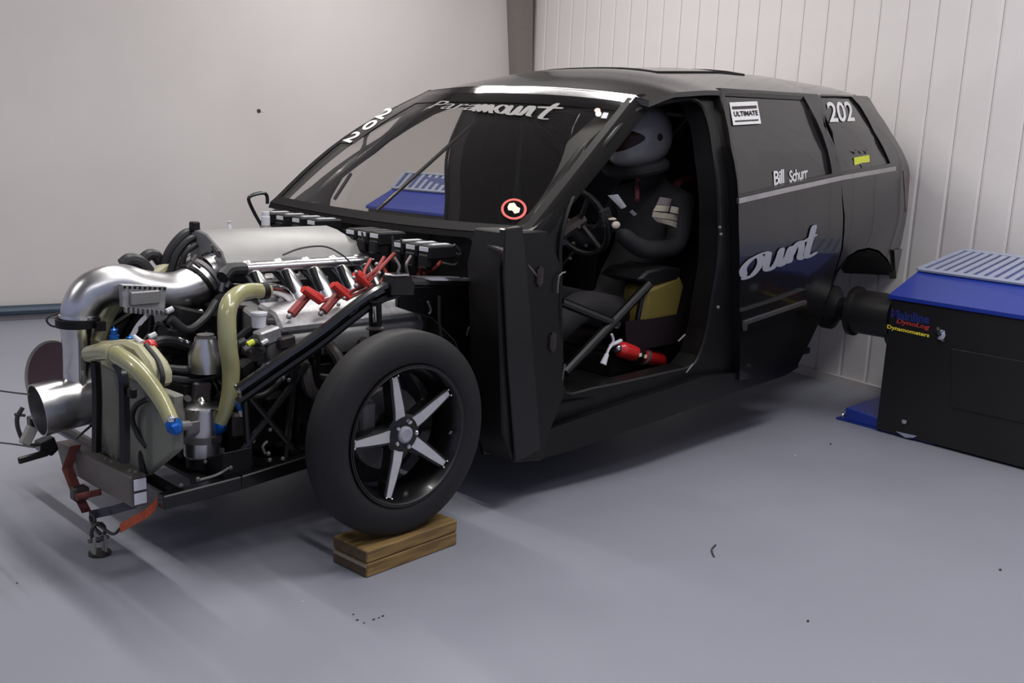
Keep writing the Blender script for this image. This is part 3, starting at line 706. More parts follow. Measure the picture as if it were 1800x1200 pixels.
# ------------------------------------------------------------------ wooden block under the tyre
zt = .089
A = [Z(0, 645, 1016), Z(0, 803, 957)]; e = (A[1]-A[0]).normalized(); nrm = Vector((-e.y, e.x, 0)); Lw = (A[1]-A[0]).length
for cx, lb in (((A[0], 'left-side'), None),):
    wb = empty('wooden_block', A[0]+e*Lw/2+nrm*.085, 'weathered timber block wedged under the near front tyre', 'block')
    q = [A[0], A[1], A[1]+nrm*.17, A[0]+nrm*.17]
    MB().prism([p+Vector((0, 0, .048)) for p in q], (0, 0, zt-.048)).build('timber', 'wood', wb, bevel=.004)
    MB().prism(q, (0, 0, .046)).build('timber', 'wood', wb, bevel=.004)
    e2 = [A[0]-e*.002+nrm*.004, A[0]+nrm*.166-e*.002]
    MB().hexa([e2[0]+Vector((0, 0, .052)), e2[1]+Vector((0, 0, .052)), e2[1]+Vector((0, 0, .085)), e2[0]+Vector((0, 0, .085))], [p+e*.004 for p in (e2[0]+Vector((0, 0, .052)), e2[1]+Vector((0, 0, .052)), e2[1]+Vector((0, 0, .085)), e2[0]+Vector((0, 0, .085)))]).build('end_grain', 'woodend', wb)
    MB().hexa([e2[0]+Vector((0, 0, .032)), e2[1]+Vector((0, 0, .032)), e2[1]+Vector((0, 0, .043)), e2[0]+Vector((0, 0, .043))], [p+e*.004 for p in (e2[0]+Vector((0, 0, .032)), e2[1]+Vector((0, 0, .032)), e2[1]+Vector((0, 0, .043)), e2[0]+Vector((0, 0, .043)))]).build('end_grain', 'woodlight', wb)
    MB().hexa([e2[0]+Vector((0, 0, .004)), e2[1]+Vector((0, 0, .004)), e2[1]+Vector((0, 0, .031)), e2[0]+Vector((0, 0, .031))], [p+e*.004 for p in (e2[0]+Vector((0, 0, .004)), e2[1]+Vector((0, 0, .004)), e2[1]+Vector((0, 0, .031)), e2[0]+Vector((0, 0, .031)))]).build('end_grain', 'woodend', wb)
#@@PART2
# ------------------------------------------------------------------ front end of the vehicle
def bx(name, pts, d, m, parent, bevel=.003): return MB().prism(pts, d).build(name, m, parent, bevel=bevel)
def T(name, pts, r, m, parent, **k): return tube(name, pts, r, m, parent, **k)
# crash beam
fa_ = [X(-.715, 97, 776), X(-.715, 228, 838), X(-.715, 232, 893), X(-.715, 110, 824)]
MB().prism(fa_, (.052, 0, 0)).build('front_beam', 'beam', car, bevel=.004)
beam = [o for o in car.children if o.name.startswith('front_beam')][0]
ne = min(fa_[1].y, fa_[2].y)-.002; z1 = fa_[1].z; z0 = fa_[2].z; zm = (z0+z1)/2
for a, b in ((z1-.008, zm+.004), (zm-.004, z0+.008)):
    MB().hexa([(-.709, ne, b), (-.670, ne, b), (-.670, ne, a), (-.709, ne, a)], [(-.709, ne-.003, b), (-.670, ne-.003, b), (-.670, ne-.003, a), (-.709, ne-.003, a)]).build('end_cap', 'white', beam, bevel=.002)
for a, b in ((178, 785), (186, 806), (197, 811), (228, 828), (238, 830)):
    MB().lathe(Z(z1+.012, a, b), (0, 0, 1), [(0, 0), (0, .007), (.005, .006), (.006, 0)], n=6).build('beam_bolt', 'steel', beam)
# radiator tank, panel, posts
RX = -.655
tk = [(162, 606), (172, 600), (214, 598), (236, 608), (256, 634), (266, 656), (266, 684), (230, 670), (176, 644), (160, 634)]
bx('water_tank', [X(RX, *p) for p in tk], (.07, 0, 0), 'tan', car, .012)
pn = [(174, 640), (262, 680), (304, 696), (304, 792), (250, 838), (172, 792)]
bx('radiator_panel', [X(RX+.012, *p) for p in pn], (.035, 0, 0), 'olive', car, .004)
bx('panel_shelf', [X(-.60, 245, 778), X(-.60, 330, 742), X(-.60, 330, 765), X(-.60, 285, 800), X(-.60, 262, 800)], (.04, 0, 0), 'steel', car, .004)
for P in ([(168, 636), (171, 700), (170, 792)], [(206, 640), (217, 665), (219, 730), (220, 812)]):
    T('support_post', [X(-.700, *p) for p in P], .0165, 'powder', car, n=6)
T('support_brace', [X(-.695, 134, 770), X(-.695, 160, 748)], .004, 'powder', car, smooth=0)
MB().box(X(-.695, 232, 690), (.02, .03, .03)).build('post_clamp', 'dark', car, bevel=.004)
# open ended exhaust tube at the far end of the beam
tc_ = Vector((-.80, .02, .445)); ax = Vector((1, -.04, .12)).normalized()
ex = MB(); ex.lathe(tc_, ax, [(0, .086), (.24, .086), (.26, .07)], n=40); ex.lathe(tc_, ax, [(0, .086), (0, .082), (.24, .082)], n=40); ex.build('open_exhaust_tube', 'alu', car)
MB().lathe(tc_+ax*.12, ax, [(0, .0), (0, .0815)], n=30).build('tube_baffle', 'dark', car)
q = [Z(.40, 48, 752), Z(.40, 68, 790)]
br = MB(); b0 = Vector((-.90, .10, .46))
br.tube([Y(.02, 40, 716), Y(.02, 30, 735), Y(.02, 34, 760), Y(.02, 48, 782), Y(.02, 76, 778)], .007, n=6)
br.tube([Y(.02, 26, 728), Y(.02, 44, 730)], .005, n=6, smooth=0); br.build('front_bracket', 'steeldark', car)
bk = MB(); bk.box(Y(.0, 50, 765), (.035, .02, .06), Matrix.Rotation(.5, 3, 'Y')); bk.build('bracket_plate', 'beige', car, bevel=.004)
MB().bar(Y(.0, 32, 810), Y(.0, 84, 795), .012, .022).build('tow_lever', 'powder', car, bevel=.003)
bx('beam_mount', [Y(.0, 70, 780), Y(.0, 96, 768), Y(.0, 104, 790), Y(.0, 92, 802), Y(.0, 72, 796)], (0, .05, 0), 'powder', car)
# turbo inlet bell with dark red inside
c = Y(.10, 126, 662); a_ = Vector((-.85, -.35, .12)).normalized()
MB().lathe(c, a_, [(0, .03), (.02, .085), (.07, .118), (.078, .125), (.070, .128), (.0, .10), (-.05, .06)], n=40).build('turbo_inlet', 'beige', car)
MB().lathe(c, a_, [(.072, .117), (.068, .112), (.04, .06), (.035, .0)], n=40).build('inlet_liner', 'maroon', car)
# intake pipe
IP = [Y(.0, 137, 566), Y(-.0, 143, 540), Y(-.0, 165, 512), Y(-.01, 208, 500), Y(-.03, 252, 511), Y(-.04, 300, 516), Y(-.04, 338, 504), Y(-.03, 362, 484)]
ip = T('intake_pipe', IP, [.052, .060, .066, .068, .070, .072, .072, .068], 'alu', car, n=28, smooth=8, cap=False)
T('charge_pipe', [Y(0, 134, 572), Y(.0, 135, 610), Y(.02, 137, 690)], [.050, .044, .046], 'polish', car, n=24, smooth=4)
def ringat(name, p, d, r, w, m, parent, t=.006): return MB().lathe(Vector(p)-Vector(d).normalized()*w/2, d, [(0, r-t), (0, r+t), (w, r+t), (w, r-t)], n=28).build(name, m, parent)
cl_ = ringat('clamp_band', Y(0, 137, 566), (.0, 0, 1), .060, .026, 'dark', ip, .008)
MB().box(Y(-.07, 176, 573), (.03, .02, .03)).box(Y(.03, 108, 562), (.02, .02, .02)).build('clamp_bolt', 'dark', ip)
ringat('weld_bead', Y(0, 139, 556), (.05, 0, 1), .058, .008, 'polish', ip, .004)
dth = (IP[-1]-IP[-2]).normalized()
ringat('hose_clamp', IP[-2]+dth*.02, dth, .074, .012, 'dark', ip, .004)
ringat('hose_clamp', IP[-1]-dth*.01, dth, .071, .014, 'steel', ip, .005)
tb0 = IP[-1]+dth*.005
dth2 = Vector((1, .05, .28)).normalized()
tbo = MB(); tbo.lathe(tb0, dth2, [(0, .0), (0, .064), (.03, .064), (.03, .074), (.045, .074), (.045, .064), (.13, .060), (.13, .078), (.145, .078), (.145, 0)], n=28); tbo.build('throttle_body', 'polish', car)
for k in range(6):
    a, b = frame_of(dth2); p = tb0+dth2*.037+(a*math.cos(k*PI/3+.3)+b*math.sin(k*PI/3+.3))*.076
    MB().ball(p, .008, n=6).build('flange_bolt', 'dark', car)
for (a, b), (c2, d2) in (((334, 455), (352, 470)), ((330, 470), (345, 448)), ((380, 440), (396, 446)), ((372, 430), (385, 452))): T('throttle_linkage', [Y(-.09, a, b), Y(-.09, c2, d2)], .006, 'steel', car, n=6, smooth=0)
T('throttle_lever', [Y(-.10, 388, 512), Y(-.10, 396, 480), Y(-.10, 406, 486), Y(-.10, 398, 505)], .010, 'cast', car, n=6)
# small module plate clipped to the intake pipe
mp_ = [Y(-.125, 214, 500), Y(-.125, 293, 503), Y(-.125, 290, 548), Y(-.125, 216, 540)]
ecu = bx('engine_module', mp_, (0, .025, 0), 'cast', car, .002)
for i in range(9):
    t_ = (i+.5)/9
    MB().box(mp_[0].lerp(mp_[1], t_)+Vector((0, -.004, -.008)), (.006, .004, .008)).build('module_stud', 'dark', ecu)
    MB().box(mp_[3].lerp(mp_[2], t_)+Vector((0, -.002, -.006)), (.007, .012, .018)).build('module_pin', 'cast', ecu)
ce = (mp_[0]+mp_[1]+mp_[2]+mp_[3])/4; MB().box(ce+Vector((0, -.005, .0)), (.10, .012, .045)).build('module_cover', 'plate', ecu, bevel=.004)
# plenum, rail, runners
px0, px1 = -.215, .385
sec = [(.12, .985), (.06, 1.0), (-.0, .992), (-.105, .942), (-.135, .90), (-.11, .87), (.12, .87)]
pl = MB().hexa([(px0+.0, y, z) for y, z in sec], [(px1-(.05 if z > .96 else 0), y, z) for y, z in sec]).build('intake_plenum', 'plate', car, bevel=.005)
T('fuel_rail', [(-.20, -.165, .885), (.36, -.165, .885)], .021, 'alu', car, n=16, smooth=0)
MB().lathe((.36, -.165, .885), (1, 0, 0), [(0, .0), (0, .018), (.02, .018), (.02, 0)], n=16).build('rail_cap', 'chrome', car)
T('rail_hose', [(-.26, -.19, .865), (-.22, -.17, .885), (-.16, -.165, .885)], .022, 'hose', car)
T('vacuum_line', [Y(-.15, 497, 448), Y(-.16, 530, 436), Y(-.18, 570, 433), Y(-.20, 600, 447), Y(-.22, 620, 465)], .0035, 'hose', car, n=6)
for x in (-.135, -.01, .105, .225, .34):
    for s in (-1, 1):
        ru = T('intake_runner', [(x, s*.12, .885), (x+.01, s*.20, .835), (x+.02, s*.25, .765)], [.030, .030, .034], 'cast' if s > 0 else 'alu', car, n=14, cap=True)
        if s < 0:
            T('injector', [(x-.012, -.195, .875), (x-.004, -.245, .80)], .012, 'dark', ru, n=8, smooth=0)
# engine block, heads, covers
MB().box((.05, 0, .56), (.66, .34, .38)).build('engine_block', 'dark', car, bevel=.02)
MB().box((.0, 0, .272), (1.0, .94, .012)).build('dark_filler_tray', 'dark', car)  # dark filler sheet, added to hide the floor and darken the engine bay
MB().box((-.18, -.33, .40), (.34, .14, .20)).build('dark_filler_box', 'dark', car, bevel=.02)  # added dark box filling the gap between radiator and wheel
MB().box((.15, -.46, .44), (.60, .02, .30)).build('dark_filler_shield', 'dark', car)  # added dark sheet, closes the view through and deepens the shade
MB().box((-.42, -.05, .42), (.10, .50, .26)).build('dark_filler_block', 'dark', car, bevel=.01)  # added dark block, filler that keeps the nose black
MB().box((.05, 0, .33), (.5, .28, .12)).build('oil_pan', 'steeldark', car, bevel=.02)
for s in (-1, 1):
    sec = [(s*.19, .78), (s*.36, .74), (s*.42, .68), (s*.40, .60), (s*.22, .60)]
    MB().hexa([(-.22, y, z) for y, z in sec], [(.44, y, z) for y, z in sec]).build('cylinder_head', 'plate', car, bevel=.008)
    sec = [(s*.27, .785), (s*.38, .765), (s*.425, .715), (s*.40, .69), (s*.27, .73)]
    MB().hexa([(-.18, y, z) for y, z in sec], [(.42, y, z) for y, z in sec]).build('valve_cover', 'cast', car, bevel=.01)
    for k in range(4):
        x = -.12+k*.14
        T('header_tube', [(x, s*.40, .64), (x-.01, s*.48, .60), (x+.02, s*.50, .50), (.15+.08*k, s*.44, .40), (.5, s*.42, .34)], .022, 'steeldark', car, n=10)
# front drive
for (y, z, r, m) in ((0, .42, .075, 'steeldark'), (-.16, .62, .05, 'steel'), (.14, .62, .05, 'dark'), (0, .66, .055, 'steeldark'), (-.22, .48, .045, 'dark')):
    MB().lathe((-.29, y, z), (-1, 0, 0), [(0, 0), (0, r), (.008, r*.9), (.02, r*.9), (.028, r), (.036, r), (.036, r*.75), (.028, r*.6), (.028, 0)], n=28).build('pulley', m, car)
T('drive_belt', [(-.305, y, z) for y, z in ((-.07, .40), (0, .345), (.07, .40), (.19, .62), (.14, .67), (0, .715), (-.16, .67), (-.21, .62), (-.265, .48))], .008, 'hose', car, n=6, closed=True)
MB().box((-.26, -.16, .56), (.08, .12, .16)).box((-.26, .12, .56), (.08, .14, .12)).build('water_pump', 'dark', car, bevel=.02)
# spark plug boots and leads
def boot(a, b, w=.014): return [Y(-.40, *a), Y(-.37, *b)]
for a, b, c3, d3 in (((512, 552), (540, 520), (532, 508), (563, 530)), ((568, 547), (592, 520), (584, 500), (612, 524)), ((630, 498), (640, 488), (624, 480), (645, 500))):
    bt = T('spark_plug_boot', [Y(-.42, *a), Y(-.41, *b)], [.017, .015], 'redwire', car, n=8, smooth=0)
    T('boot_cover', [Y(-.43, *c3), Y(-.43, *d3)], .0125, 'red', bt, n=8, smooth=0)
    T('boot_cover', [Y(-.41, c3[0]+6, c3[1]-1), Y(-.41, d3[0]+4, d3[1]-6)], .0105, 'red', bt, n=8, smooth=0)
    MB().ball(Y(-.43, a[0]-4, a[1]+4), .010, n=6).build('plug_tip', 'cast', bt)
for P in ([(563, 530), (585, 524), (600, 522)], [(612, 524), (640, 510), (655, 500)], [(645, 500), (670, 470), (693, 445)], [(640, 490), (662, 472), (675, 452)], [(650, 505), (640, 480), (652, 455), (662, 440)], [(668, 498), (678, 480), (668, 465)], [(600, 520), (640, 500), (680, 460)], [(735, 482), (742, 468), (748, 455)], [(738, 470), (752, 462), (760, 450)], [(745, 480), (760, 475), (775, 460)]):
    T('spark_plug_lead', [Y(-.42, *P[0]), Y(-.40, *P[1]), Y(-.36, *P[2])], .0065, 'redwire', car, n=6)
for a, b in ((662, 464), (667, 480), (622, 488), (626, 478), (595, 535), (605, 524)): MB().ball(Y(-.44, a, b), .007, n=8).build('lead_joint', 'cast', car)
# ignition coils on the firewall
def coil(y, z, lab=True, dash=True):
    cb = MB().box((.43, y, z), (.13, .066, .050)).box((.37, y, z-.03), (.03, .05, .05)).build('ignition_coil', 'dark', car, bevel=.006)
    if lab: MB().box((.435, y, z+.0265), (.080, .022, .004)).build('coil_label', 'white', cb)
    if dash: MB().box((.3635, y, z+.012), (.004, .046, .015)).build('coil_label', 'white', cb)
for y in (.56, .445, .325, .215): coil(y, .985)
for y, l in ((-.05, 0), (-.125, 0), (-.20, 0), (-.335, 1), (-.415, 1), (-.49, 1)): coil(y, .972-.02*(y < -.3), l)
for y in (.56, .50, .38, .27, .15): 
    pass
T('coil_rail', [(.50, .62, .96), (.50, .15, .96)], .012, 'dark', car, smooth=0)
T('coil_rail', [(.50, .02, .945), (.50, -.54, .935)], .012, 'dark', car, smooth=0)
for a, b in (((690, 415), (693, 450)), ((705, 420), (708, 445)), ((770, 433), (775, 460)), ((636, 408), (640, 425))):
    T('coil_wire', [Y(-.36, *a), Y(-.36, *b)], .004, 'steeldark', car, n=5, smooth=0)
T('coil_wire', [Y(-.52, 798, 430), Y(-.52, 808, 445), Y(-.52, 800, 465), Y(-.52, 776, 462)], .006, 'steeldark', car, n=6)
MB().tube([Y(-.50, 693, 452), Y(-.52, 702, 468), Y(-.52, 698, 482)], .005, n=6).tube([Y(-.50, 722, 450), Y(-.52, 714, 465), Y(-.52, 717, 482)], .005, n=6).build('breather_stand', 'steel', car)
# loop handle and breather left of the windshield
T('dipstick_loop', [Y(.45, 463, 402), Y(.45, 446, 372), Y(.45, 437, 350), Y(.45, 444, 343), Y(.45, 462, 339), Y(.45, 469, 344), Y(.45, 470, 358)], .0075, 'powder', car, n=8)
MB().lathe(Y(.42, 467, 402), (0, 0, 1), [(0, 0), (0, .018), (.05, .018), (.052, .016), (.07, .016), (.07, 0)], n=16).build('breather_cap', 'white', car)
MB().lathe(Y(.42, 467, 404), (0, 0, 1), [(0, .019), (.012, .024), (.02, .019)], n=16).build('breather_ring', 'steel', car)
MB().lathe(Y(.10, 403, 408), (0, 0, 1), [(0, 0), (0, .008), (.02, .009), (.03, .004), (.04, .008), (.04, 0)], n=10).build('vent_fitting', 'white', car)
for a, b in ((376, 407), (392, 408)): MB().ball(Y(.12, a, b), .010, n=6).build('plenum_bolt', 'dark', car)
# dark hoses behind the throttle
for P, r, y in (([(288, 474), (300, 440), (325, 412), (350, 408)], .018, .12), ([(300, 478), (312, 445), (335, 420), (360, 420)], .014, .08), ([(352, 440), (350, 420), (344, 404), (342, 392)], .012, .10), ([(240, 470), (258, 450), (272, 448), (282, 460)], .020, .15), ([(215, 465), (228, 456), (246, 460), (262, 478)], .022, .09), ([(318, 470), (326, 445), (345, 430)], .010, .06)):
    T('intake_hose', [Y(y, *p) for p in P], r, 'hose', car)
T('coolant_tube', [Y(.05, 205, 528), Y(.05, 185, 560), Y(.0, 168, 605)], .026, 'tan', car)
T('coolant_tube', [Y(.10, 270, 485), Y(.12, 300, 466), Y(.14, 320, 455)], .020, 'tan', car)
MB().box(Y(.1, 342, 398), (.03, .03, .035)).build('hose_end', 'dark', car, bevel=.004)
# hoses, clear yellow
A_ = [X(-.70, 158, 622), X(-.715, 180, 618), X(-.72, 203, 622), X(-.71, 245, 652), X(-.69, 282, 700), X(-.69, 303, 742)]
ha = T('coolant_hose', A_, [.026, .027, .026, .025, .023, .020], 'clearhose', car, n=16)
ringat('hose_clamp', A_[2], A_[2]-A_[1], .027, .006, 'tan', ha, .003)
fit1 = MB(); fit1.lathe(A_[-1], (A_[-1]-A_[-2]), [(-.01, .012), (.0, .022), (.018, .024), (.03, .018), (.04, .010), (.04, 0)], n=8); fit1.build('hose_fitting', 'blue', ha)
MB().ball(X(-.70, 302, 736), .012, n=8).build('fitting_collar', 'chrome', ha)
T('fitting_spout', [X(-.66, 308, 750), X(-.60, 330, 747)], .014, 'plate', car, smooth=0)
B_ = [Y(-.32, 472, 512), Y(-.33, 440, 511), Y(-.37, 415, 520), Y(-.41, 400, 545), Y(-.43, 400, 600), Y(-.43, 406, 650), Y(-.43, 402, 700), Y(-.41, 386, 748)]
hb = T('coolant_hose', B_, [.024, .026, .028, .029, .029, .028, .026, .020], 'clearhose', car, n=16)
fit2 = MB(); fit2.lathe(B_[-1], (B_[-1]-B_[-2]), [(-.02, .012), (-.01, .022), (.008, .024), (.02, .018), (.03, .010), (.03, 0)], n=8); fit2.build('hose_fitting', 'blue', hb)
T('hose_elbow', [Y(-.32, 458, 508), Y(-.30, 480, 508), Y(-.28, 500, 516), Y(-.26, 512, 532)], .021, 'chrome', car, n=12)
ringat('hose_clamp', Y(-.32, 464, 511), (1, 0, 0), .025, .02, 'dark', hb, .004)
# catch can
cc_ = Y(-.36, 356, 800)
can = MB().lathe(cc_, (0, 0, 1), [(0, 0), (0, .054), (.006, .058), (.160, .058), (.160, .0)], n=36).build('catch_can', 'alu', car)
MB().lathe(cc_+Vector((0, 0, .160)), (0, 0, 1), [(0, .0), (0, .065), (.007, .065), (.012, .05), (.018, .018), (.03, .012), (.034, .006), (.034, 0)], n=36).build('can_lid', 'polish', can)
MB().lathe(cc_+Vector((0, 0, .052)), (0, 0, 1), [(0, .0583), (0, .061), (.022, .061), (.022, .0583)], n=36).build('can_strap', 'steel', can)
MB().box(cc_+Vector((.015, -.062, .063)), (.03, .01, .02)).build('strap_buckle', 'steeldark', can)
MB().lathe(cc_+Vector((0, 0, -.02)), (0, 0, -1), [(-.02, 0), (-.02, .05), (.015, .052), (.03, .03), (.03, 0)], n=20).build('can_stand', 'dark', car)
T('drain_pipe', [Y(-.40, 391, 788), Y(-.40, 392, 820), Y(-.40, 394, 852)], .007, 'steel', car, n=6)
# second can (coolant) behind the hose and filter cup
c2_ = Y(-.30, 362, 652)
k2 = MB().lathe(c2_, (0, 0, 1), [(0, 0), (0, .055), (.060, .055), (.105, .034), (.112, .034), (.112, 0)], n=32).build('header_tank', 'alu', car)
MB().lathe(c2_+Vector((0, 0, .112)), (0, 0, 1), [(0, .026), (.01, .028), (.014, 0)], n=16).build('tank_cap', 'steel', k2)
MB().lathe(Y(-.36, 455, 575), (0, 0, 1), [(0, 0), (0, .022), (.04, .025), (.042, .028), (.05, .028), (.052, .02), (.054, 0)], n=20).build('filter_cup', 'white', car)
for a, b, y in ((327, 604, -.2), (316, 600, -.2)): MB().ball(Y(y, a, b), .017, n=8).build('tank_fitting', 'chrome', car)
# fittings on the water tank
for a, b in ((201, 592), (229, 606)):
    p = X(-.62, a, b+8); MB().lathe(p, (0, 0, 1), [(-.01, 0), (-.01, .014), (.02, .016), (.022, .010), (.038, .012), (.042, .004), (.05, 0)], n=8).build('tank_fitting', 'blue', car)
T('tank_sensor', [X(-.62, 236, 590), X(-.62, 250, 604)], [.005, .011], 'white', car, smooth=0)
MB().ball(X(-.60, 264, 607), (.022, .022, .02), n=8).build('tank_cap', 'extred', car)
# black hoses across the front
for P, r, m in (([(-.62, 256, 606), (-.62, 278, 635), (-.63, 286, 662), (-.63, 281, 690)], .008, 'hose'), ([(-.66, 262, 700), (-.66, 240, 712), (-.66, 232, 735), (-.65, 243, 765), (-.64, 258, 785)], .009, 'hose'),
    ([(-.60, 330, 700), (-.62, 262, 780), (-.64, 250, 800), (-.65, 254, 835)], .012, 'dark')):
    T('brake_line', [X(*p) for p in P], r, m, car, n=8)
for P, r in (([(-.25, 290, 648), (-.28, 335, 650), (-.30, 380, 636), (-.32, 430, 600)], .016), ([(-.30, 410, 605), (-.33, 440, 580), (-.36, 470, 567), (-.38, 492, 568)], .017), ([(-.28, 300, 665), (-.30, 350, 668), (-.32, 395, 655)], .012), ([(-.2, 250, 610), (-.2, 290, 600), (-.2, 330, 610)], .02),
    ([(-.40, 410, 612), (-.40, 440, 602), (-.42, 470, 603)], .013), ([(-.25, 300, 560), (-.25, 330, 580), (-.22, 360, 560), (-.2, 380, 530)], .014), ([(-.45, 436, 700), (-.45, 470, 690), (-.45, 520, 640)], .012)):
    T('engine_hose', [Y(*p) for p in P], r, 'hose', car)
for a, b, y, m in ((440, 603, -.42, 'yellowf'), (424, 600, -.42, 'chrome'), (503, 568, -.40, 'white'), (433, 612, -.42, 'steel'), (465, 602, -.43, 'cast'), (298, 545, -.15, 'white'), (268, 590, -.2, 'white'), (350, 550, -.15, 'white')):
    mm = m if m in M else 'lime'
    MB().lathe(Y(y, a, b), (1, 0, .35), [(-.012, 0), (-.012, .010), (.012, .010), (.012, 0)], n=8).build('hose_ferrule', mm, car)
# accessory blocks between hose and frame tube
rr = random.Random(3)
for (a, b, y, sx, sy, sz, m) in ((470, 590, -.40, .08, .05, .05, 'cast'), (500, 600, -.42, .06, .05, .04, 'steeldark'), (450, 625, -.38, .05, .05, .04, 'steeldark'), (430, 650, -.38, .06, .05, .06, 'dark'), (470, 650, -.44, .05, .05, .06, 'dark'), (300, 600, -.15, .08, .08, .08, 'dark'), (330, 560, -.15, .1, .1, .07, 'dark'), (350, 690, -.3, .06, .08, .08, 'steeldark'), (420, 560, -.2, .1, .08, .10, 'dark'), (300, 640, -.12, .10, .12, .10, 'dark'), (430, 480, -.12, .10, .08, .07, 'dark')):
    MB().box(Y(y, a, b), (sx, sy, sz), Matrix.Rotation(rr.uniform(-.4, .4), 3, 'Y')@Matrix.Rotation(rr.uniform(-.4, .4), 3, 'Z')).build('accessory_bracket', m, car, bevel=.006)
# chassis rails and tubes (near and mirrored)
def mir(P, s): return [Vector((p.x, s*-p.y, p.z)) if s > 0 else p for p in P]
for s in (-1, 1):
    rl = MB(); P = mir([Y(-.52, 282, 882), Y(-.52, 420, 846), Y(-.52, 560, 802), Y(-.52, 760, 760)], s)
    for a, b in zip(P, P[1:]): rl.bar(a, b, .04, .045)
    rl.build('chassis_rail', 'powder', car, bevel=.004)
    P = mir([Y(-.55, 418, 686), Y(-.56, 490, 636), Y(-.57, 560, 588), Y(-.58, 620, 541), Y(-.59, 665, 510), Y(-.60, 700, 497), Y(-.60, 728, 494), Y(-.60, 850, 496)], s)
    fb = MB(); fb.tube(P, .019, n=10); fb.build('fender_tube', 'paint2', car)
    highlight_path = [p+Vector((.0, 0, -.036)) for p in P]; T('fender_tube', highlight_path[:6], .015, 'powder', car, n=8)  # lower tube added to mimic a double highlight on the fender bar
    if s < 0:
        bx('strut_plate', [Y(-.63, 692, 486), Y(-.63, 722, 485), Y(-.63, 730, 500), Y(-.63, 728, 520), Y(-.63, 688, 520)], (0, .06, 0), 'powder', car)
        bx('strut_cap', [Y(-.64, 693, 482), Y(-.64, 719, 481), Y(-.64, 721, 485), Y(-.64, 693, 486)], (0, .05, 0), 'chrome', car, .001)
        T('tube_highlight', [Y(-.60, 724, 489), Y(-.62, 790, 490), Y(-.64, 836, 492)], [.010, .010, .006], 'chrome', car)  # chrome sliver stands in for the bright highlight along the black fender tube
    P = mir([Y(-.50, a, b) for a, b in ((700, 505), (850, 500), (885, 470), (885, 800), (850, 800), (830, 690), (800, 600), (760, 560), (700, 540))], s)
    if s < 0:
        ip_ = bx('inner_fender', P, (0, .02, 0), 'powder', car)
        T('inner_fender_rib', [Y(-.53, 772, 520), Y(-.53, 772, 560), Y(-.53, 776, 600)], .006, 'steeldark', ip_, n=6)
    T('coilover', mir([Y(-.60, 659, 528), Y(-.58, 661, 620), Y(-.56, 664, 720)], s), .022, 'dark', car, n=12)
    T('damper_rod', mir([Y(-.63, 658, 538), Y(-.63, 659, 566)], s), .006, 'chrome', car, smooth=0)
    MB().lathe(mir([Y(-.62, 659, 578)], s)[0], (0, 0, 1), [(0, 0), (0, .03), (.004, .03), (.004, 0)], n=20).build('spring_seat', 'steeldark', car)
    # A arms, steering
    for P in ([(-.36, .12, .30), (-.0, .66, .33)], [(.26, .12, .30), (0.02, .66, .33)], [(-.22, .25, .55), (0, .64, .56)], [(.2, .25, .55), (.02, .64, .56)], [(-.14, .10, .40), (-.12, .66, .40)]):
        T('suspension_arm', [Vector((a, s*b, c)) for a, b, c in P], .015, 'powder', car, smooth=0, n=8)
    MB().box((0, s*.67, .43), (.07, .05, .26)).build('wheel_upright', 'dark', car, bevel=.015)
    # uprights in the nose
    for (a, b), (c3, d3), r in (((430, 690), (440, 850), .012), ((520, 620), (500, 820), .012), ((420, 800), (540, 640), .011), ((440, 700), (540, 820), .011), ((560, 590), (545, 810), .014)):
        T('frame_strut', mir([Y(-.50, a, b), Y(-.50, c3, d3)], s), r, 'powder', car, smooth=0, n=8)
T('crossmember', [(-.60, -.50, .27), (-.60, .50, .27)], .022, 'powder', car, smooth=0)
T('crossmember', [(-.30, -.52, .29), (-.30, .52, .29)], .022, 'powder', car, smooth=0)
T('beam_arm', [(-.665, -.30, .28), (-.58, -.30, .28)], .02, 'powder', car, smooth=0)
T('beam_arm', [(-.665, -.10, .28), (-.58, -.10, .28)], .02, 'powder', car, smooth=0)
for P in ([(-.50, 432, 777), (-.50, 446, 776), (-.5, 444, 764)], [(-.5, 470, 775), (-.5, 462, 785), (-.5, 466, 797)], [(-.52, 345, 845), (-.52, 380, 835), (-.52, 402, 822)], [(-.5, 530, 615), (-.5, 545, 612), (-.5, 556, 613)], [(-.5, 820, 590), (-.5, 825, 575), (-.5, 838, 572), (-.5, 842, 560), (-.5, 832, 554), (-.5, 828, 562), (-.5, 842, 572)], [(-.52, 752, 530), (-.52, 757, 545), (-.52, 754, 552)]):
    T('brake_line', [Y(*p) for p in P], .0045, 'steel', car, n=6)
for a, b, y in ((472, 797, -.53), (474, 808, -.53), (361, 812, -.42), (368, 810, -.42), (348, 842, -.52), (405, 822, -.52), (508, 668, -.5), (514, 675, -.5), (395, 850, -.42), (498, 665, -.5), (475, 755, -.5), (433, 692, -.5), (318, 853, -.52), (497, 806, -.53)):
    MB().ball(Y(y, a, b), .0075, n=6).build('frame_bolt', 'steel', car)
T('drain_fitting', [Y(-.48, 417, 706), Y(-.48, 423, 719)], .010, 'blue', car, smooth=0); T('drain_fitting', [Y(-.48, 423, 719), Y(-.48, 427, 730)], .009, 'white', car, smooth=0)
bx('battery_tray', [X(-.45, 330, 812), X(-.45, 392, 796), X(-.45, 392, 850), X(-.45, 335, 862)], (.10, 0, 0), 'dark', car)
MB().box(Y(-.40, 418, 745), (.06, .05, .08)).build('pump_body', 'steeldark', car, bevel=.008)
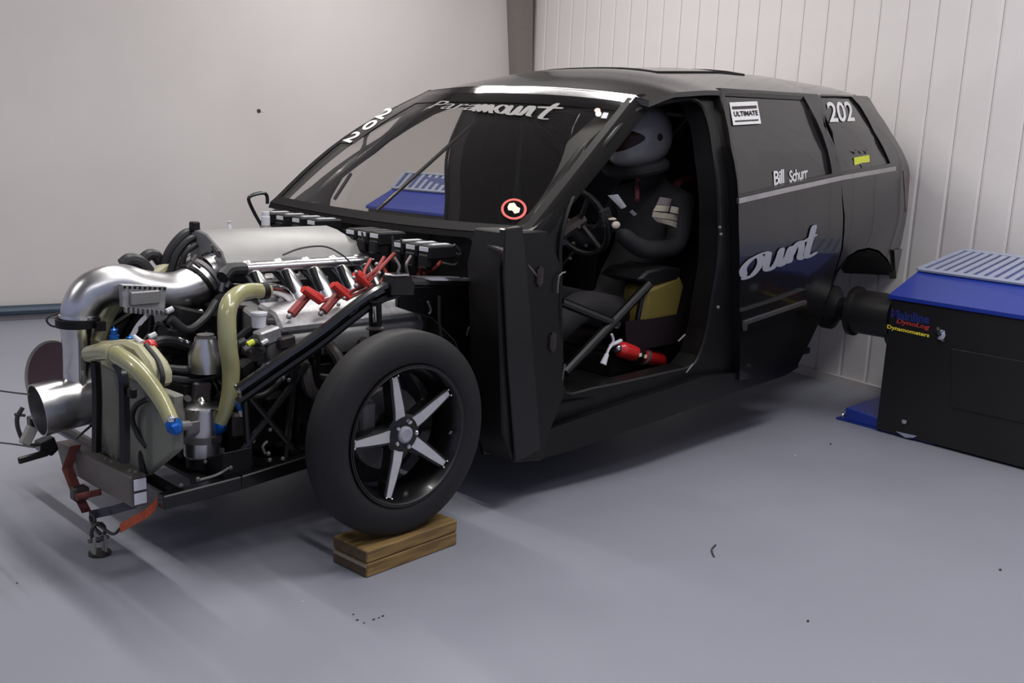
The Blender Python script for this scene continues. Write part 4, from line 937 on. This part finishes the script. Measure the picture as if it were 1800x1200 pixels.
# rear axle hub and far side bar in the wheel arch
HC = Vector((2.93, -.85, .575))
ah = MB(); ah.lathe(HC+Vector((0, .30, 0)), (0, -1, 0), [(0, 0), (0, .05), (.16, .05), (.16, .10), (.19, .115), (.23, .115), (.24, .09), (.27, .06), (.30, .06), (.30, 0)], n=28); ah.build('axle_hub', 'dark', car)
T('axle_tube', [(2.93, -.6, .575), (2.93, .6, .575)], .05, 'dark', car, n=14, smooth=0)
MB().lathe((2.93, .55, .575), (0, 1, 0), [(0, 0), (0, .10), (.19, .115), (.23, .115), (.24, .09), (.30, .06), (.30, 0)], n=28).build('axle_hub', 'dark', car)
MB().bar(Y(-.1, 1470, 483), Y(-.1, 1535, 497), .03, .03).build('rear_crossbar', 'steeldark', car, bevel=.003)
T('rear_shock', [(3.2, -.55, .55), (3.15, -.55, .9)], .02, 'powder', car, smooth=0)
T('rear_shock', [(3.2, .55, .55), (3.15, .55, .9)], .02, 'powder', car, smooth=0)
# ------------------------------------------------------------------ dynamometers
def dyno(s, label):
    root = empty('hub_dynamometer', (3.15, s*1.9, 0), label, 'dynamometer', 'hub dynamometers' if False else None)
    y0, y1 = 1.12, 3.0; xa, xb = 2.84, 3.42; sk = -.09   # skewed slightly like the photograph
    y1 = 2.9 if s > 0 else 2.5; hz = 1.2 if s > 0 else 1.0
    f = lambda x, y, z: Vector((x+lerp([(3.0, -.09), (3.35, -.235)], x)*(y-y0), s*y, z))
    zt_ = .675*hz
    MB().hexa([f(xa, y0, .012), f(xb, y0, .012), f(xb, y1, .012), f(xa, y1, .012)], [f(xa, y0, zt_), f(xb, y0, zt_), f(xb, y1, zt_), f(xa, y1, zt_)]).build('cabinet', 'dynblack', root, bevel=.004)
    e = .012; g0 = [f(xa-e, y0-e, zt_), f(xb+e, y0-e, zt_), f(xb+e, y1+e, zt_), f(xa-e, y1+e, zt_)]
    g1 = [f(xa-e, y0-e, zt_+.02), f(xb+e, y0-e, zt_+.02), f(xb+e, y1+e, zt_+.02), f(xa-e, y1+e, zt_+.02)]
    MB().hexa(g0, g1).build('lid_rim', 'dynblue', root, bevel=.003)
    ga = [f(3.10, y0+.01, .800*hz), f(3.40, y0+.12, .895*hz), f(3.40, y1-.05, .895*hz), f(3.10, y1-.05, .800*hz)]
    lid = MB(); A0 = [lid.bm.verts.new(p) for p in g1]; A1 = [lid.bm.verts.new(p) for p in ga]
    for i in range(4): lid.face([A0[i], A0[(i+1) % 4], A1[(i+1) % 4], A1[i]])
    lid.face(A1); lid.face(A0[::-1]); lid.build('lid', 'dynblue', root, smooth=False)
    nn = (ga[1]-ga[0]).cross(ga[3]-ga[0]).normalized(); nn = nn if nn.z > 0 else -nn
    MB().prism([p+nn*.001 for p in ga], nn*.003).build('grate_bed', 'gratedark', root, smooth=False)
    gr = MB()
    L = ga[3]-ga[0]; nb = 26
    for i in range(nb+1):
        t = i/nb; a = ga[0].lerp(ga[3], t)+nn*.009; b = ga[1].lerp(ga[2], t)+nn*.009
        MB().bar(a, b, .030, .008, up=nn).build('grate_slat', 'grate', root, smooth=False)
    for a, b in ((ga[0], ga[3]), (ga[1], ga[2])): MB().bar(a+nn*.009, b+nn*.009, .028, .01, up=nn).build('grate_edge', 'grate', root, smooth=False)
    # base rails
    bs = MB(); bs.hexa([f(xa+.02, y0-.24, 0), f(xb, y0-.24, 0), f(xb, y0+.3, 0), f(xa+.02, y0+.3, 0)], [f(xa+.02, y0-.24, .012), f(xb, y0-.24, .012), f(xb, y0+.3, .012), f(xa+.02, y0+.3, .012)])
    bs.hexa([f(xa+.02, y0-.19, .012), f(xb, y0-.19, .012), f(xb, y0+.0, .012), f(xa+.02, y0+.0, .012)], [f(xa+.02, y0-.19, .075), f(xb, y0-.19, .075), f(xb, y0+.0, .06), f(xa+.02, y0+.0, .06)])
    bs.build('base_foot', 'dynblue', root, bevel=.004)
    MB().ball(f(xa+.03, y0-.205, .03), .012, n=8).build('base_bolt', 'chrome', root)
    # hub drum towards the axle
    hc = Vector((2.93, s*.86, .575))
    dr = MB(); dr.lathe(hc, (0, s, 0), [(0, 0), (0, .06), (.03, .06), (.03, .128), (.05, .128), (.05, .112), (.255, .112), (.255, 0)], n=36); dr.build('hub_drum', 'dynblack', root)
    for k in range(8):
        a = k*PI/4+.4; MB().lathe(hc+Vector((math.cos(a)*.112, s*.03, math.sin(a)*.112)), (0, -s, 0), [(0, .008), (.006, .008), (.009, 0)], n=6).build('hub_bolt', 'steel', root)
    MB().lathe(Vector((3.0, s*(y0-.03), .555)), (0, s, 0), [(0, 0), (0, .150), (.03, .150), (.03, 0)], n=32).build('hub_collar', 'dynblack', root)
    if s < 0:
        F = lambda px, py, o=.004: on_face(px, py, o)
        P0 = f(xa, y0, 0); tv = (f(xa, y1, 0)-P0).normalized(); nv = Vector((-1, 0, 0)); nv = (nv-tv*nv.dot(tv)).normalized()
        def on_face(px, py, o):
            d = ray(px, py); q = P0+nv*o; return CP+d*((q-CP).dot(nv)/d.dot(nv))
        def lab(name, txt, quad, m, bold=.02, shear=0):
            C = [on_face(*p, .003) for p in quad]
            bm = text_mesh(txt, bold, shear)
            decal(name, bm, lambda u, v: C[0]*(1-u)*(1-v)+C[1]*u*(1-v)+C[2]*u*v+C[3]*(1-u)*v, m, root)
        lab('lettering', 'Dynamometers', [(1559, 579), (1633, 595), (1634, 586), (1560, 570)], 'txtyel', .03)
        lab('lettering', 'DynoLog', [(1575, 570), (1634, 582), (1635, 571), (1576, 559)], 'txtred', .03, .2)
        lab('lettering', 'Mainline', [(1566, 559), (1634, 571), (1635, 553), (1566, 542)], 'txtblue', .05)
        p = on_face(1654, 588, .004); MB().lathe(p, nv, [(0, .0), (0, .026), (.006, .024), (.01, .012), (.012, 0)], n=18).build('latch', 'chrome', root)
        MB().bar(on_face(1648, 575, .006), on_face(1658, 600, .006), .010, .008, up=nv).build('latch_tongue', 'steel', root)
        p = on_face(1591, 740, .004); MB().lathe(p, nv, [(0, .0), (0, .015), (.01, .014), (.012, .006), (.012, 0)], n=6).build('panel_bolt', 'chrome', root)
        C = [on_face(*p, .003) for p in ((1576, 758), (1612, 766), (1606, 769), (1592, 769))]
        MB().prism(C, nv*.004).build('skid_plate', 'grate', root)
        # recessed access panel
        C = [on_face(*p, .002) for p in ((1672, 612), (1830, 640), (1830, 750), (1672, 715))]
        MB().prism(C, nv*.006).build('access_panel', 'dynblack', root, bevel=.002)
    return root
dyno(-1, 'blue-lidded black dynamometer in front at right with yellow lettering')
dyno(1, 'blue-lidded dynamometer on the far side, seen through the windshield')
# ------------------------------------------------------------------ tie-down straps and floor anchor
anc = empty('floor_anchor', (-.705, -.19, 0), 'small steel anchor shackle bolted to the floor ahead of the beam', 'anchor')
MB().lathe((-.705, -.19, 0), (0, 0, 1), [(0, 0), (0, .035), (.008, .035), (.008, 0)], n=20).build('base_plate', 'steeldark', anc)
MB().box((-.725, -.19, .035), (.008, .03, .06)).box((-.690, -.19, .035), (.008, .03, .06)).build('bracket', 'beige', anc, bevel=.002)
MB().tube([(-.74, -.19, .052), (-.675, -.19, .052)], .007, n=8, smooth=0).build('pin', 'steel', anc)
MB().tube([Vector((-.7075+.022*math.cos(a), -.19, .075+.030*math.sin(a))) for a in [k*2*PI/12 for k in range(12)]], .006, n=8, smooth=0, closed=True).build('ring', 'steeldark', anc)
rs_ = empty('ratchet_strap', (-.73, -.12, .1), 'dark red ratchet strap with buckle running from beam down to the anchor', 'strap')
def web(name, pts, w, m, parent, side=(1, 0, 0), th=.003):
    mb = MB(); sd_ = Vector(side)*w/2; prev = None; N = len(pts)
    for i, p in enumerate(pts):
        d = (Vector(pts[min(i+1, N-1)])-Vector(pts[max(i-1, 0)])).normalized(); nv = d.cross(sd_).normalized()*th
        row = [mb.bm.verts.new(Vector(p)+q) for q in (sd_, -sd_, -sd_+nv, sd_+nv)]
        if prev:
            for k in range(4): mb.face([prev[k], prev[(k+1) % 4], row[(k+1) % 4], row[k]])
        else: mb.face(row[::-1])
        prev = row
    mb.face(prev); return mb.build(name, m, parent)
RA = Vector((-.7075, -.19, .10))
q0 = Z(.235, 112, 822); q0 = X(-.74, 118, 822); q1 = X(-.735, 136, 868); q2 = X(-.72, 152, 900); q3 = X(-.715, 163, 912)
web('webbing', [q0+Vector((.03, 0, .07)), q0, q1], .035, 'redweb', rs_)
MB().box(X(-.735, 140, 866), (.05, .04, .045)).build('ratchet', 'steeldark', rs_, bevel=.006)
MB().tube([X(-.765, 141, 868)+Vector((-.02, -.02, 0)), X(-.765, 141, 868)+Vector((.055, -.02, 0))], .011, n=8, smooth=0).build('ratchet_spindle', 'redweb', rs_)
web('webbing', [q1, q2], .030, 'redweb', rs_)
hk = [q3+Vector((.0, .016*math.cos(a), .016*math.sin(a))) for a in [k*2*PI/10 for k in range(10)]]
MB().tube(hk, .006, n=8, smooth=0, closed=True).tube([q3+Vector((0, 0, -.016)), X(-.71, 167, 928), X(-.71, 176, 938)], .006, n=8).build('hook', 'steeldark', rs_)
os_ = empty('ratchet_strap', (-.69, -.35, .1), 'orange ratchet strap from the anchor up round the near end of the beam', 'strap')
o0 = X(-.70, 198, 938); o1 = X(-.69, 212, 928); o2 = X(-.68, 258, 902); o3 = X(-.655, 272, 888); o4 = X(-.65, 276, 876)
web('webbing', [o1, o2, o3, o4], .030, 'orange', os_, (0, 0, 1)); MB().tube([RA, o0, o1], .005, n=6).build('hook', 'steeldark', os_)
gs_ = X(-.70, 155, 903); web('webbing', [X(-.700, 158, 905), X(-.69, 200, 896), X(-.68, 240, 884)], .030, 'greyweb', os_, (0, 0, 1))
for P, lb in (([(-20, 684), (25, 690), (52, 693)], 'upper thin grey cable running off to the left from the open tube'), ([(-20, 776), (20, 780), (60, 786)], 'lower thin grey cable running off to the left under the open tube')):
    pts = [X(-.88, *p) for p in P]; tag(T('cable', pts, .0028, 'steeldark', None, n=6), lb, 'cable')
T('charge_wire', [Y(.05, 118, 548), Y(.06, 90, 554), Y(.06, 82, 563), Y(.06, 92, 573), Y(.05, 116, 574)], .0035, 'steeldark', car, n=6)
# ------------------------------------------------------------------ fire extinguisher
fe = empty('fire_extinguisher', Y(-.62, 1125, 640), 'small red fire extinguisher lying on the cabin floor by the sill', 'extinguisher')
e0 = Y(-.64, 1088, 613); e1 = Y(-.60, 1162, 634); ea = (e1-e0).normalized(); el = (e1-e0).length
MB().lathe(e0, ea, [(-.01, 0), (-.008, .018), (.004, .030), (.02, .036), (el-.02, .036), (el, .028), (el+.004, 0)], n=24).build('cylinder', 'extred', fe)
ringat('bracket_band', e0+ea*(el*.55), ea, .038, .018, 'steel', fe, .003)
ringat('bracket_band', e0+ea*(el*.38), ea, .038, .045, 'dark', fe, .0025)
for t in (.30, .42): 
    n_ = (CP-(e0+ea*el*t)).normalized(); MB().box(e0+ea*(el*t)+(n_-ea*n_.dot(ea)).normalized()*.042, (.016, .004, .014)).build('instruction_label', 'cream', fe)
MB().lathe(e0, -ea, [(0, .02), (.02, .018), (.03, .010), (.045, .010), (.045, 0)], n=12).build('valve', 'chrome', fe)
T('handle', [Y(-.66, 1092, 598), Y(-.66, 1080, 604), Y(-.66, 1072, 608)], .008, 'white', fe, n=6)
T('lever', [Y(-.67, 1075, 587), Y(-.67, 1078, 600), Y(-.67, 1070, 614), Y(-.67, 1066, 624)], .006, 'white', fe, n=6)
T('nozzle', [Y(-.67, 1067, 622), Y(-.67, 1060, 640)], [.009, .014], 'white', fe, smooth=0)
# ------------------------------------------------------------------ driver
def skin(name, V, E, m, parent, root=0, sub=2):
    me = bpy.data.meshes.new(name); me.from_pydata([v[:3] for v in V], E, []); ob = bpy.data.objects.new(name, me); COL.objects.link(ob)
    md = ob.modifiers.new('s', 'SKIN'); md.use_smooth_shade = True
    for i, v in enumerate(V):
        sv = me.skin_vertices[0].data[i]; r = v[3]; sv.radius = r if isinstance(r, tuple) else (r, r); sv.use_root = (i == root)
    ss = ob.modifiers.new('u', 'SUBSURF'); ss.levels = sub; ss.render_levels = sub
    dg = bpy.context.evaluated_depsgraph_get(); dg.update(); m2 = bpy.data.meshes.new_from_object(ob.evaluated_get(dg))
    bpy.data.objects.remove(ob); m2.materials.clear(); m2.materials.append(M[m])
    for p in m2.polygons: p.use_smooth = True
    return link(name, m2, parent)
drv = empty('person', (1.60, -.40, .50), 'driver in black race suit and grey full-face helmet holding the wheel', 'person')
yc = -.40
V = [(1.62, yc, .62, .135), (1.70, yc, .78, .13), (1.79, yc, .98, (.15, .13)), (1.82, yc, 1.12, (.13, .11)), (1.80, yc, 1.20, .062), (1.77, yc, 1.27, .06),
     (1.80, yc-.17, 1.115, .068), (1.72, yc-.215, .93, .052), (1.50, yc-.19, .92, .044), (1.37, yc-.155, 1.0, .036),
     (1.80, yc+.17, 1.115, .068), (1.72, yc+.215, .93, .052), (1.50, yc+.19, .92, .044), (1.37, yc+.155, 1.0, .036),
     (1.58, yc-.10, .60, .095), (1.18, yc-.13, .70, .075), (.92, yc-.12, .52, .052), (.84, yc-.12, .46, .042), (.76, yc-.12, .52, .035),
     (1.58, yc+.10, .60, .095), (1.18, yc+.13, .70, .075), (.92, yc+.12, .52, .052), (.84, yc+.12, .46, .042), (.76, yc+.12, .52, .035)]
E_ = [(0, 1), (1, 2), (2, 3), (3, 4), (4, 5), (3, 6), (6, 7), (7, 8), (8, 9), (3, 10), (10, 11), (11, 12), (12, 13), (0, 14), (14, 15), (15, 16), (16, 17), (17, 18), (0, 19), (19, 20), (20, 21), (21, 22), (22, 23)]
skin('body', V, E_, 'suit', drv)
# gloved hands curled round the rim
def hand(s):
    w0 = Vector((1.37, yc+s*.155, 1.0)); tgt = stw+(sa*(s if sa.y > 0 else -s)*.155*.97)+sb*.03
    wrist = w0+(tgt-w0)*.1; d = (tgt-wrist).normalized(); rim_t = Vector(sb); out = sd
    V = [(*wrist, .03), (*(wrist+(tgt-wrist)*.55), (.036, .022)), (*(tgt-d*.03), (.038, .018))]; E = [(0, 1), (1, 2)]
    h = skin('hand', V, E, 'suit', drv, 0, 1)
    base = tgt-d*.03
    lens = (.9, 1.0, .95, .78)
    for k in range(4):
        off = rim_t*(.027-.018*k); L = .03*lens[k]; p0 = base+off; p1 = p0+d*.03*lens[k]+out*.012; p2 = p1+d*.006+out*-.0+Vector((0, 0, -.0)); 
        p1 = base+off+d*.026-sd*(-.014); p2 = base+off+d*(.046*lens[k])+sd*.004; p3 = base+off+d*.034*lens[k]-sd*.016; p4 = base+off+d*.014-sd*.020
        MB().tube([p0, p1, p2, p3, p4], [.0095, .0095, .009, .0085, .007], n=8, smooth=3).build('finger', 'suit', h)
    t0 = base-rim_t*0+rim_t*.030-d*.02
    MB().tube([t0, t0+rim_t*.016+d*.014-sd*.008, t0+rim_t*.016+d*.034-sd*.018, t0+rim_t*.004+d*.042-sd*.020], [.011, .0105, .010, .008], n=8, smooth=3).build('thumb', 'suit', h)
    MB().ball(wrist+(tgt-wrist)*.5+Vector((-.0, s*.0, .022)), (.03, .022, .008), n=10).build('glove_patch', 'patch', h)
    MB().ball(wrist+(tgt-wrist)*.5+Vector((-.0, s*.030, .0)), (.026, .010, .016), n=10).build('glove_patch', 'patch', h)
hand(-1); hand(1)
# helmet
hc = Y(-.40, 1124, 240); hr = .152
look = Vector((-1, .16, -.16)).normalized()
hm = bmesh.new(); bmesh.ops.create_uvsphere(hm, u_segments=72, v_segments=44, radius=1)
la, lb_ = frame_of(look)   # la sideways, lb_ up
for v in hm.verts:
    p = v.co.copy(); x, y, z = p.x, p.y, p.z     # x forward, y side, z up
    q = Vector((x*(1.12 if x > 0 else 1.06), y*.86, z*(1.0 if z > 0 else .98)))
    if x > 0 and z < -.2: q.x += .12*min(1, (-z-.2)/.4)
    v.co = q
ang_ = lambda f: f.calc_center_median()
kill = [f for f in hm.faces if ang_(f).z < -.88]
bmesh.ops.delete(hm, geom=kill, context='FACES'); bmesh.ops.solidify(hm, geom=hm.faces[:], thickness=.07)
for v in hm.verts: v.co = hc+(look*v.co.x+la*v.co.y+lb_*v.co.z)*hr
hel = finish(hm, 'helmet', 'helmet', drv, ang=50)
# visor: strip of the same sphere
vm = bmesh.new(); G = []
for i in range(9):
    row = []
    for k in range(40):
        r_ = i/8; y = .90*r_*math.cos(k*PI/20); z = .04+.36*r_*math.sin(k*PI/20)*(1-.15*math.cos(k*PI/20)**2)
        x = math.sqrt(max(.0, 1-y*y-z*z)); g_ = (1.03 if i < 8 else 1.0)
        qx = x*1.12+(.12*min(1, (-z-.2)/.4) if z < -.2 else 0)
        row.append(vm.verts.new(hc+(look*qx+la*y*.86+lb_*z)*hr*g_))
    G.append(row)
for i in range(8):
    for k in range(40):
        try: vm.faces.new([G[i][k], G[i+1][k], G[i+1][(k+1) % 40], G[i][(k+1) % 40]])
        except ValueError: pass
bmesh.ops.remove_doubles(vm, verts=vm.verts[:], dist=.0005)
finish(vm, 'visor', 'visor', hel)
for s in (-1, 1): MB().lathe(hc+la*s*.128+look*.0, la*s, [(0, 0), (0, .018), (.006, .014), (.006, 0)], n=14).build('visor_pivot', 'steeldark', hel)
# face behind the visor
fc = MB().ball(hc+look*.03+lb_*-.01, (.085, .075, .10), n=16); fc.build('face', 'skin', drv)
MB().tube([hc+look*.105+lb_*.01, hc+look*.125-lb_*.03, hc+look*.112-lb_*.035], [.008, .014, .010], n=8).build('nose', 'skin', drv)
for s in (-1, 1): MB().ball(hc+look*.105+la*s*.032+lb_*.012, .012, n=8).build('eye', 'white', drv)
MB().tube([hc+Vector((.02, -.13, -.12)), hc+Vector((-.09, -.10, -.15)), hc+Vector((-.12, 0, -.16)), hc+Vector((-.09, .10, -.15)), hc+Vector((.02, .13, -.12)), hc+Vector((.10, 0, -.10))], .026, n=10, closed=True).build('neck_collar', 'suit', drv)
# shoulder stripes on near upper arm
U0 = Vector((1.80, yc-.19, 1.115)); U1 = Vector((1.72, yc-.215, .93)); ud = (U1-U0).normalized()
for k, (t, w_) in enumerate(((.08, .022), (.112, .020), (.05, .016))):
    pass
def curved_patch(name, quad, y, m, bulge=.02):
    C = [Y(y, *p) for p in quad]
    bm = bmesh.new(); n = 6; G = [[None]*(n+1) for _ in range(n+1)]
    for i in range(n+1):
        for j in range(n+1):
            u, v = i/n, j/n; p = C[0]*(1-u)*(1-v)+C[1]*u*(1-v)+C[2]*u*v+C[3]*(1-u)*v; p.y -= bulge*math.sin(PI*u)*math.sin(PI*(.5+v*.0)); G[i][j] = bm.verts.new(p)
    for i in range(n):
        for j in range(n): bm.faces.new([G[i][j], G[i+1][j], G[i+1][j+1], G[i][j+1]])
    bmesh.ops.solidify(bm, geom=bm.faces[:], thickness=.004)
    return finish(bm, name, m, drv)
for qd, m in (([(1154, 359), (1178, 362), (1181, 350), (1160, 346)], 'belt2'), ([(1148, 370), (1175, 372), (1178, 362), (1154, 360)], 'patch'), ([(1177, 373), (1191, 377), (1191, 366), (1180, 362)], 'patch'), ([(1146, 381), (1190, 388), (1191, 378), (1148, 371)], 'patch'), ([(1155, 390), (1189, 401), (1190, 390), (1147, 382)], 'patch')):
    curved_patch('sleeve_patch', qd, -.655, m if m in M else 'silver')
curved_patch('shoulder_pad', [(1092, 367), (1101, 362), (1086, 341), (1068, 343)], -.52, 'white', .006)
curved_patch('name_tag', [(1114, 380), (1120, 376), (1111, 368), (1106, 372)], -.53, 'silver', .002)
MB().tube([Y(-.40, 1122, 298), Y(-.45, 1120, 330), Y(-.5, 1120, 352)], .010, n=6).build('harness_strap', 'belt', drv)
# ------------------------------------------------------------------ bits on the floor
def bit(name, px, py, lb, cat, m, r=.006, sh=None):
    p = Z(0, px, py); mb = MB()
    if sh: mb.tube([Z(.003, *q) for q in sh], .003, n=6)
    else:
        bmesh.ops.create_icosphere(mb.bm, subdivisions=1, radius=r, matrix=Matrix.Translation(p+Vector((0, 0, r*.5)))@Matrix.Diagonal((1.2, .8, .6, 1)))
    tag(mb.build(name, m), lb, cat)
bit('wire_scrap', 1252, 965, 'short curved dark wire scrap lying on the open floor', 'scrap', 'debris', sh=[(1258, 957), (1251, 966), (1255, 978)])
bit('pebble', 1420, 1092, 'dark pebble lying alone near the bottom edge of the floor', 'pebble', 'debris', .005)
bit('pebble', 1758, 1002, 'dark pebble near the right edge of the floor below the dynamometer', 'pebble', 'debris', .006)
bit('pebble', 1460, 781, 'dark pebble on the floor just ahead of the blue dynamometer foot', 'pebble', 'debris', .006)
bit('paper_fleck', 1398, 801, 'white paper fleck on the floor between sill and dynamometer', 'fleck', 'white', .005)
bit('paper_fleck', 532, 1058, 'white paper fleck on the floor in front of the wooden block', 'fleck', 'white', .003)
bit('pebble', 30, 1025, 'dark pebble at the left edge of the floor', 'pebble', 'debris', .003)
pc = [(621, 1080), (628, 1090), (640, 1095), (657, 1089), (666, 1086), (673, 1083)]
for i, (a, b) in enumerate(pc):
    p = Z(0, a, b); mb = MB(); bmesh.ops.create_icosphere(mb.bm, subdivisions=1, radius=.003+.001*(i % 2), matrix=Matrix.Translation(p+Vector((0, 0, .0015)))@Matrix.Diagonal((1.3, .8, .6, 1)))
    tag(mb.build('dirt_crumb', 'debris'), ['tiny dark crumb at the left end of the arc of dirt before the wooden block', 'tiny dark crumb second from the left in the arc of dirt', 'tiny dark crumb at the bottom of the arc of dirt before the block', 'tiny dark crumb just right of the bottom of the dirt arc', 'tiny dark crumb second from the right in the arc of dirt', 'tiny dark crumb at the right end of the arc of dirt'][i], 'crumb', 'crumbs in front of the wooden block')
